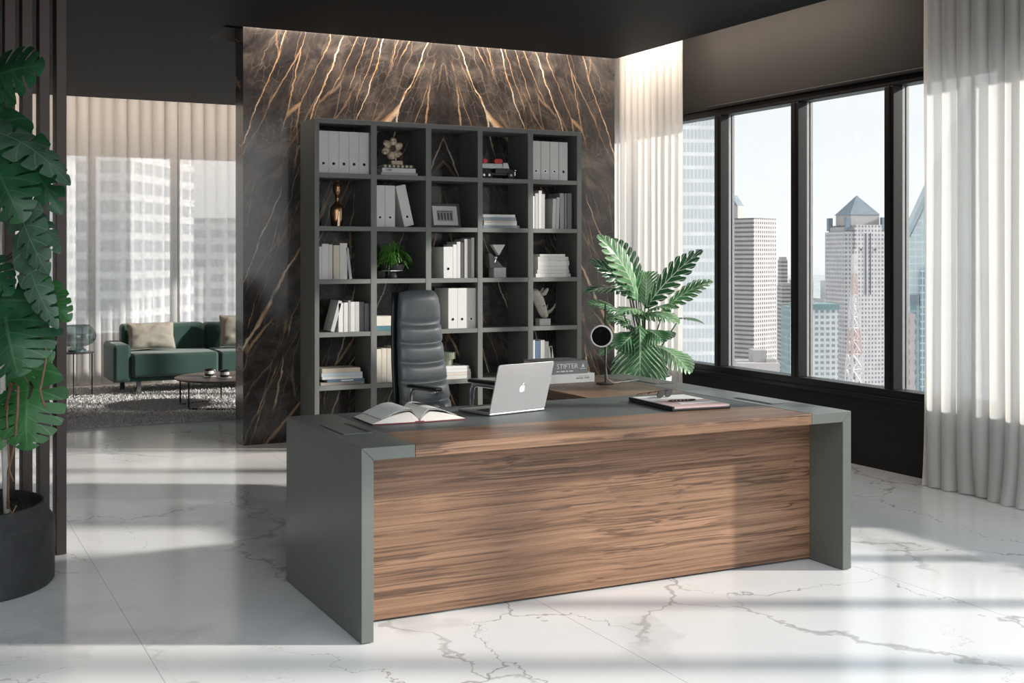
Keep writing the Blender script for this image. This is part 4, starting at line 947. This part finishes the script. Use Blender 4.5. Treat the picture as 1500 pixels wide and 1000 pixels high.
def cushion(label, loc, w, h, rz, tilt, seed):
    R = random.Random(seed); r = thing('cushion', label, 'cushion', loc, rz, 'taupe sofa cushions'); r.rotation_euler = (tilt, 0, rz)
    n = 22; vs = []
    for sd_ in (-1, 1):
        for j in range(n+1):
            for i in range(n+1):
                u, v = i/n*2-1, j/n*2-1
                pz_ = (max(0, 1-u**4)*max(0, 1-v**4))**.55
                pin = 1-.07*(1-abs(v))*abs(u)**3; pin2 = 1-.09*(1-abs(u))*abs(v)**3
                q = noise.noise((u*2.2+seed, v*2.2, sd_*3)); q2 = math.sin(5*u-6*v+4*q+seed)*.5
                vs.append((u*w/2*pin, sd_*(.062*pz_ + .016*pz_*q + .020*pz_*(1-pz_*.45)*q2), v*h/2*pin2))
    m = (n+1)*(n+1); fs = []
    for sd_ in range(2):
        for j in range(n):
            for i in range(n):
                a = sd_*m+j*(n+1)+i; q = (a, a+1, a+n+2, a+n+1); fs.append(q if sd_ == 0 else q[::-1])
    c = MB().add(vs, fs).build('cover', M_cush, r, smooth=True, sub=1)
    MB().tube([(w/2*(a*(1-.0)), 0, h/2*b) for a, b in ((-1, -1), (-.5, -.955), (0, -.91), (.5, -.955), (1, -1), (.965, -.5), (.93, 0), (.965, .5), (1, 1), (.5, .955), (0, .91), (-.5, .955), (-1, 1), (-.965, .5), (-.93, 0), (-.965, -.5), (-1, -1))], .004, 6).build('piping', M_cush, r)
cushion('taupe cushion leaning in the sofa corner by its arm', (2.335, 13.20, .60), .50, .30, math.radians(4), math.radians(-20), 3)
cushion('taupe cushion on the second sofa seat, cut off by the marble wall', (3.27, 13.10, .635), .44, .36, math.radians(-8), math.radians(-20), 7)
tc_ = at(334, 551, 11.52)
ct = thing('coffee_table', 'low round brown coffee table with thin black wire legs on the rug', 'table', (tc_.x, tc_.y, .02))
MB().lathe([(0, .262), (.485, .262), (.50, .272), (.50, .28), (.49, .284), (0, .284)], n=64).build('top', pm((.20, .13, .10), .4, var=.15, scale=8, name='brown_oak'), ct)
wr_ = []
for a0 in (205, 325, 85):
    a = math.radians(a0); b = math.radians(a0+70); r_ = .455
    p = [(r_*math.cos(a), r_*math.sin(a), .262), (r_*math.cos(a), r_*math.sin(a), .012), (r_*math.cos(b), r_*math.sin(b), .012), (r_*math.cos(b), r_*math.sin(b), .262)]
    MB().tube([p[0], (p[1][0], p[1][1], .03), p[1], p[2], (p[2][0], p[2][1], .03), p[3]], .0075, 8).build('wire_leg', M_black, ct)
for k, (px, py, dd, lab) in enumerate(((306.5, 549, 11.45, 'black and white cup on the coffee table, the one nearer the sofa arm'), (329, 550, 11.35, 'black and white cup on the coffee table, the one nearer the marble wall'))):
    p = at(px, py, dd); cu = thing('cup', lab, 'cup', (p.x, p.y, .304), .4+k, 'cups on the coffee table')
    MB().lathe([(0, 0), (.062, 0), (.066, .004), (.066, .006), (0, .006)], n=28).build('saucer', M_white, cu)
    MB().lathe([(.0, .006), (.036, .006), (.042, .02), (.043, .075), (.039, .075), (.037, .02), (0, .016)], n=28).build('body', M_black, cu)
    MB().lathe([(.0435, .03), (.0435, .058), (.0432, .058), (.0432, .03)], n=28).build('white_band', M_white, cu)
    MB().tube([(.042, 0, .064), (.066, 0, .06), (.068, 0, .036), (.043, 0, .028)], .005, 8).build('handle', M_white, cu)
sc_ = at(113, 516, 12.2)
stb = thing('side_table', 'slim round black wire side table beside the sofa arm', 'table', (sc_.x, sc_.y, .02))
MB().lathe([(0, .448), (.16, .448), (.165, .453), (.165, .462), (0, .464)], n=40).build('top', pm((.05, .05, .052), .3, name='smoked_top'), stb)
q1 = at(102, 583, 12.0); q2 = at(125, 577, 12.3)
for a0 in (250, 10, 130):
    a = math.radians(a0); b = math.radians(a0+80)
    MB().tube([(.15*math.cos(a), .15*math.sin(a), .448), (.15*math.cos(a), .15*math.sin(a), .008), (.15*math.cos(b), .15*math.sin(b), .008)], .0065, 8).build('wire_leg', M_black, stb)
va = thing('glass_vase', 'squat grey glass vase on the black side table', 'vase', (sc_.x+.0, sc_.y, .485))
vg = glass_mat('smoked_glass', (.56, .63, .63), .12)
MB().lathe([(0, .004), (.085, .004), (.09, .018), (.07, .032), (.055, .05), (.10, .058), (.155, .085), (.180, .12), (.187, .155), (.180, .195), (.155, .235), (.13, .262), (.125, .264)], n=48).build('bowl', vg, va, smooth=True)
MB().tube([(.125*math.cos(2*PI*k/36), .125*math.sin(2*PI*k/36), .264) for k in range(37)], .004, 6).build('lip', pm((.45, .50, .50), .15, name='glass_rim'), va)
MB().lathe([(0, 0), (.086, 0), (.088, .012), (.06, .02), (0, .02)], n=36).build('foot', pm((.10, .17, .16), .15, name='green_glass_foot'), va)
# ---------------------------------------------------------------- the city outside, haze put into the pale facade colours
def tower(label, px0, px1, ytop, d, depth, rot, mat, ybase=None, name='office_tower', group=None, roof=None):
    c = at((px0+px1)/2, HY, d); w = (px1-px0)/FPX*d; zt = at(0, ytop, d).z; zb = -150
    r = thing(name, label, 'building', (c.x, c.y, zb), -TH+math.radians(rot), group)
    ca, sa = abs(math.cos(math.radians(rot))), abs(math.sin(math.radians(rot)))
    fw = (w-depth*sa)/ca if rot else w
    body(r, 'walls', -fw/2, fw/2, -depth/2, depth/2, 0, zt-zb, mat)
    if roof: MB().box(-fw/2+.6, fw/2-.6, -depth/2+.6, depth/2-.6, zt-zb, zt-zb+roof).build('roof_parapet', M_conc, r)
    return r, fw, zt-zb
def body(r, name, x0, x1, y0, y1, z0, z1, mat):
    m = MB(); u = 0
    for (ax, ay), (bx_, by_) in (((x0, y0), (x1, y0)), ((x1, y0), (x1, y1)), ((x1, y1), (x0, y1)), ((x0, y1), (x0, y0))):
        l = math.hypot(bx_-ax, by_-ay)
        m.add([(ax, ay, z0), (bx_, by_, z0), (bx_, by_, z1), (ax, ay, z1)], [(0, 1, 2, 3)], [(u+.01, z0+.01), (u+l, z0+.01), (u+l, z1), (u+.01, z1)]); u = math.ceil((u+l)/50)*50
    m.add([(x0, y0, z1), (x1, y0, z1), (x1, y1, z1), (x0, y1, z1)], [(0, 1, 2, 3)], [(.9, .9)]*4)
    return m.build(name, mat, r)
M_conc = pm((.50, .48, .46), .8, var=.06, scale=.2, name='concrete')
F_band = facade_mat('white_banded_glass', (.90, .90, .90), (.66, .68, .69), 1.0, 3.5, (.80, .72), .3)
F_grid = facade_mat('taupe_window_grid', (.52, .48, .465), (.10, .095, .10), 2.35, 2.85, (.52, .55))
F_strp = facade_mat('taupe_window_strips', (.52, .48, .465), (.20, .185, .185), 60, 2.85, (.97, .45))
F_wht = facade_mat('white_window_grid', (.74, .75, .74), (.34, .38, .40), 2.6, 2.6, (.62, .52))
F_pyr = facade_mat('stone_window_grid', (.64, .60, .60), (.26, .26, .29), 2.4, 2.9, (.50, .50))
F_blue = facade_mat('blue_glass_grid', (.62, .70, .72), (.28, .38, .42), 3.2, 3.6, (.86, .80), .1)
F_bluep = facade_mat('pale_blue_glass', (.74, .79, .79), (.58, .68, .69), 3.2, 3.6, (.86, .80), .1)
F_teal = facade_mat('teal_glass', (.36, .45, .46), (.22, .33, .34), 4, 4, (.7, .7), .2)
F_pink = facade_mat('pink_grid', (.60, .50, .50), (.30, .26, .28), 4, 4, (.5, .5))
M_slate = pm((.24, .28, .32), .5, var=.1, scale=.3, name='slate_glass_roof')
tower('pale glass tower with white floor bands, seen beside the curtain at the window', 830, 1056, 120, 330, 30, 4, F_band)
# taupe block with a striped side and a gridded side
d = 760; c = at(1104, HY, d); zt = at(0, 319, d).z
tb_ = thing('office_tower', 'broad taupe office block with striped and gridded sides and a slanted rooftop cabin', 'building', (c.x, c.y, -150), -TH+math.radians(44))
wA = 50/FPX*d/math.sin(math.radians(44)); wB = 42/FPX*d/math.cos(math.radians(44))
H_ = zt+150
def quadwall(root, name, pts, u0, mat, h0, h1):
    l = math.dist(pts[0], pts[1])
    MB().add([(*pts[0], h0), (*pts[1], h0), (*pts[1], h1), (*pts[0], h1)], [(0, 1, 2, 3)], [(u0+.3, h0+.3), (u0+l, h0+.3), (u0+l, h1), (u0+.3, h1)]).build(name, mat, root)
P0, P1, P2, P3 = (0, 0), (wB, 0), (wB, wA), (0, wA)
quadwall(tb_, 'gridded_side', (P0, P1), 0, F_grid, 0, H_); quadwall(tb_, 'striped_side', (P3, P0), 0, F_strp, 0, H_)
quadwall(tb_, 'rear_side', (P1, P2), 0, F_strp, 0, H_); quadwall(tb_, 'rear_side', (P2, P3), 0, F_grid, 0, H_)
MB().box(0, wB, 0, wA, H_-.5, H_).build('roof', M_conc, tb_)
cb_ = MB().box(-wB*.02, wB*.25, wA*.38, wA*.80, H_, H_+8); cb_.build('rooftop_cabin', M_conc, tb_)
MB().prism([(wA*.38, H_+8), (wA*.80, H_+8), (wA*.80, H_+15), (wA*.55, H_+15)], -wB*.02, wB*.25, 'X').build('slanted_glass', M_slate, tb_)
tower('slim stepped taupe tower just behind the gridded office block', 1142, 1151, 380, 900, 12, 0, F_strp, roof=2)
tower('lower stepped tower beside the gridded office block', 1142, 1161, 418, 880, 16, 0, F_strp, roof=2)
tower('narrow teal glass slab beside the window mullion', 1150, 1166, 448, 700, 20, 0, F_teal)
r, fw, hh_ = tower('low pinkish white building in front of the gridded office block', 1076, 1136, 529, 420, 14, 0, pm((.66, .59, .57), .8, var=.05, scale=.3, name='pink_render'))
MB().box(-fw*.1, fw*.22, -4, 4, hh_, hh_+4.2).build('roof_house', M_conc, r); MB().box(fw*.2, fw*.45, -5, 4, hh_-1, hh_+1.2).build('terrace', M_conc, r)
r, fw, hh_ = tower('white window-grid office block with a teal roof line, beside the mullion', 1165, 1219, 452, 560, 22, 3, F_wht)
MB().box(-fw/2-.5, fw/2+.5, -11.5, 11.5, hh_, hh_+2.6).build('teal_roof_line', F_teal, r)
# stone tower with a pyramid roof
d = 820; k = d/FPX; c = at(1254, HY, d)
py = thing('pyramid_tower', 'tall stone office tower with a grey pyramid roof and corner turrets', 'building', (c.x, c.y, -160), -TH+math.radians(11))
def zz(y): return at(0, y, d).z+160
body(py, 'walls', -33*k, 33*k, -33*k, 33*k, 0, zz(340), F_pyr); body(py, 'centre_bay', -20*k, 22*k, -36*k, 36*k, 0, zz(330), F_pyr)
body(py, 'side_bay', 24*k, 34*k, -30*k, 30*k, 0, zz(352), F_pyr)
MB().box(-29*k, 30*k, -29*k, 29*k, zz(340), zz(333)).box(-20*k, 24*k, -24*k, 24*k, zz(334), zz(314)).build('crown', M_conc, py)
MB().add([(-22*k, -25*k, zz(315)), (25*k, -25*k, zz(315)), (25*k, 25*k, zz(315)), (-22*k, 25*k, zz(315)), (1*k, 0, zz(286))], [(0, 1, 4), (1, 2, 4), (2, 3, 4), (3, 0, 4), (3, 2, 1, 0)]).build('pyramid_roof', M_slate, py)
for x in (-31, 25):
    for y in (-31, 25): MB().box(x*k, (x+6.5)*k, y*k, (y+6.5)*k, zz(338), zz(319)).build('turret', M_slate, py)
cvs = MB()
for x in (-4, 3): cvs.box(x*k, (x+1.6)*k, -36.6*k, -35*k, zz(430), zz(342))
for x in (-12, 10): cvs.box(x*k, (x+3)*k, -36.6*k, -35*k, zz(367), zz(364))
cvs.build('dark_slots', pm((.15, .15, .17), .4, name='dark_glazing'), py)
# lattice mast
d = 520; k = d/FPX; c = at(1251.5, HY, d)
la = thing('lattice_mast', 'white and pale red lattice mast in front of the pyramid-roofed tower', 'mast', (c.x, c.y, -150), -TH+.3)
def zl(y): return at(0, y, d).z+150
M_mw = pm((.78, .76, .74), .6, var=.03, scale=.2, name='mast_white'); M_mr = pm((.72, .60, .57), .6, var=.05, scale=.2, name='mast_red')
lv = [(640, 15), (600, 14.5), (566, 13.5), (540, 12), (518, 10.5), (498, 9), (480, 7.8), (464, 6.6), (448, 5.6), (432, 4.8), (416, 4), (400, 3.3), (386, 2.7), (372, 2.0)]
for i, ((ya, wa), (yb, wb)) in enumerate(zip(lv[:-1], lv[1:])):
    s_ = MB(); za, zb = zl(ya), zl(yb); wa *= k*.72; wb *= k*.72; t = .42 if i < 7 else .5
    for q in range(4):
        a, b = math.pi/2*q+.785, math.pi/2*(q+1)+.785
        A = (wa*math.cos(a)*1.41, wa*math.sin(a)*1.41, za); B = (wb*math.cos(a)*1.41, wb*math.sin(a)*1.41, zb)
        A2 = (wa*math.cos(b)*1.41, wa*math.sin(b)*1.41, za); B2 = (wb*math.cos(b)*1.41, wb*math.sin(b)*1.41, zb)
        s_.tube([A, B], t, 5).tube([A, B2], t*.75, 4).tube([A2, B], t*.75, 4).tube([A, A2], t*.7, 4)
    s_.build('lattice_section', M_mr if i in (4, 5, 9, 10) else M_mw, la)
MB().tube([(0, 0, zl(372)), (0, 0, zl(364))], .35, 6).build('antenna', M_conc, la)
# blue glass wedge
d = 600; k = d/FPX; c = at(1333, HY, d)
bw_ = thing('glass_wedge_tower', 'blue glass tower with a steep slanted top beside the curtain', 'building', (c.x, c.y, -150), -TH+math.radians(-8))
zb_ = lambda y: at(0, y, d).z+150
x1 = 90*k
for nm, x0_, x1_, y0_, y1_, mt in (('front', 0, x1, 0, 0, F_bluep),):
    pass
def wz(x): return zb_(347)+x/k*2.15*k
vs = [(0, 0, 0), (x1, 0, 0), (x1, 0, wz(x1)), (0, 0, wz(0)), (0, 34*k, 0), (x1, 34*k, 0), (x1, 34*k, wz(x1)), (0, 34*k, wz(0))]
MB().add(vs, [(0, 1, 2, 3), (5, 4, 7, 6), (4, 0, 3, 7), (1, 5, 6, 2)], [(v[0]+v[1]+.2, v[2]+.2) for v in vs]).build('glass_walls', F_bluep, bw_)
e_ = .15; MB().add([(-.5, -1.2, wz(0)), (x1, -1.2, wz(x1)), (x1, 34*k, wz(x1)), (-.5, 34*k, wz(0)), (-.5, -1.2, wz(0)+5), (x1, -1.2, wz(x1)+9), (x1, 34*k, wz(x1)+9), (-.5, 34*k, wz(0)+5)], [(0, 1, 5, 4), (4, 5, 6, 7), (3, 2, 1, 0), (7, 6, 2, 3), (0, 4, 7, 3), (1, 2, 6, 5)]).build('slanted_roof', pm((.48, .56, .58), .3, var=.05, scale=.3, name='blue_roof_glass'), bw_)
vs = [(13*k, -8*k, 0), (x1, -8*k, 0), (x1, -8*k, zb_(395)), (13*k, -8*k, zb_(395)), (13*k, 2*k, 0), (x1, 2*k, 0), (x1, 2*k, zb_(395)), (13*k, 2*k, zb_(395))]
MB().add(vs, [(0, 1, 2, 3), (4, 0, 3, 7), (3, 2, 6, 7)], [(v[0]+v[1]+.2, v[2]+.2) for v in vs]).build('grid_front', F_blue, bw_)
MB().box(0, 12*k, -7*k, 3*k, zb_(447), zb_(432)).build('dark_plant_room', M_slate, bw_); body(bw_, 'dark_podium', 0, 13*k, -6.5*k, 2*k, 0, zb_(447), F_teal)
tower('narrow pink building beside the third mullion, left of the blue glass tower', 1318, 1334, 458, 480, 12, 0, F_pink)
# lounge side
tower('pale banded block seen through the lounge curtain behind the sofa back', 152, 254, 222, 150, 20, -6, facade_mat('pale_band_grid', (.74, .74, .75), (.40, .42, .45), 3.0, 2.3, (.80, .62)))
tower('lower pale grid block seen through the lounge curtain near the marble wall', 268, 420, 322, 190, 20, 5, facade_mat('pale_fine_grid', (.70, .70, .71), (.40, .41, .43), 2.6, 2.2, (.75, .55)))
tower('pale block seen through the curtain behind the slat screen', 6, 128, 240, 210, 20, 4, facade_mat('pale_soft_grid', (.72, .72, .73), (.45, .47, .49), 3, 2.6, (.7, .5)))
R = random.Random(31)
spots = [(1168+8.2*i+R.uniform(-1, 1), R.uniform(405, 448), 1400+(i % 3)*800) for i in range(26)]
for i, (px, yt, dd) in enumerate(sorted(spots, key=lambda s: s[0])):
    w = R.uniform(6, 12); tower('distant low white building coloured pale for haze beyond the towers', px-w/2, px+w/2, yt, dd, 40, R.uniform(-20, 20), F_wht if i % 2 else M_conc, name='distant_building', group='distant low buildings')
gm = MB().add([(-9000, -500, 0), (9000, -500, 0), (9000, 7000, 0), (-9000, 7000, 0)], [(0, 1, 2, 3)]).build('ground', pm((.55, .56, .56), .9, var=.25, scale=.02, name='city_ground')); gm.location = (0, 0, -150); gm['kind'] = 'structure'  # pale ground colour imitates aerial haze
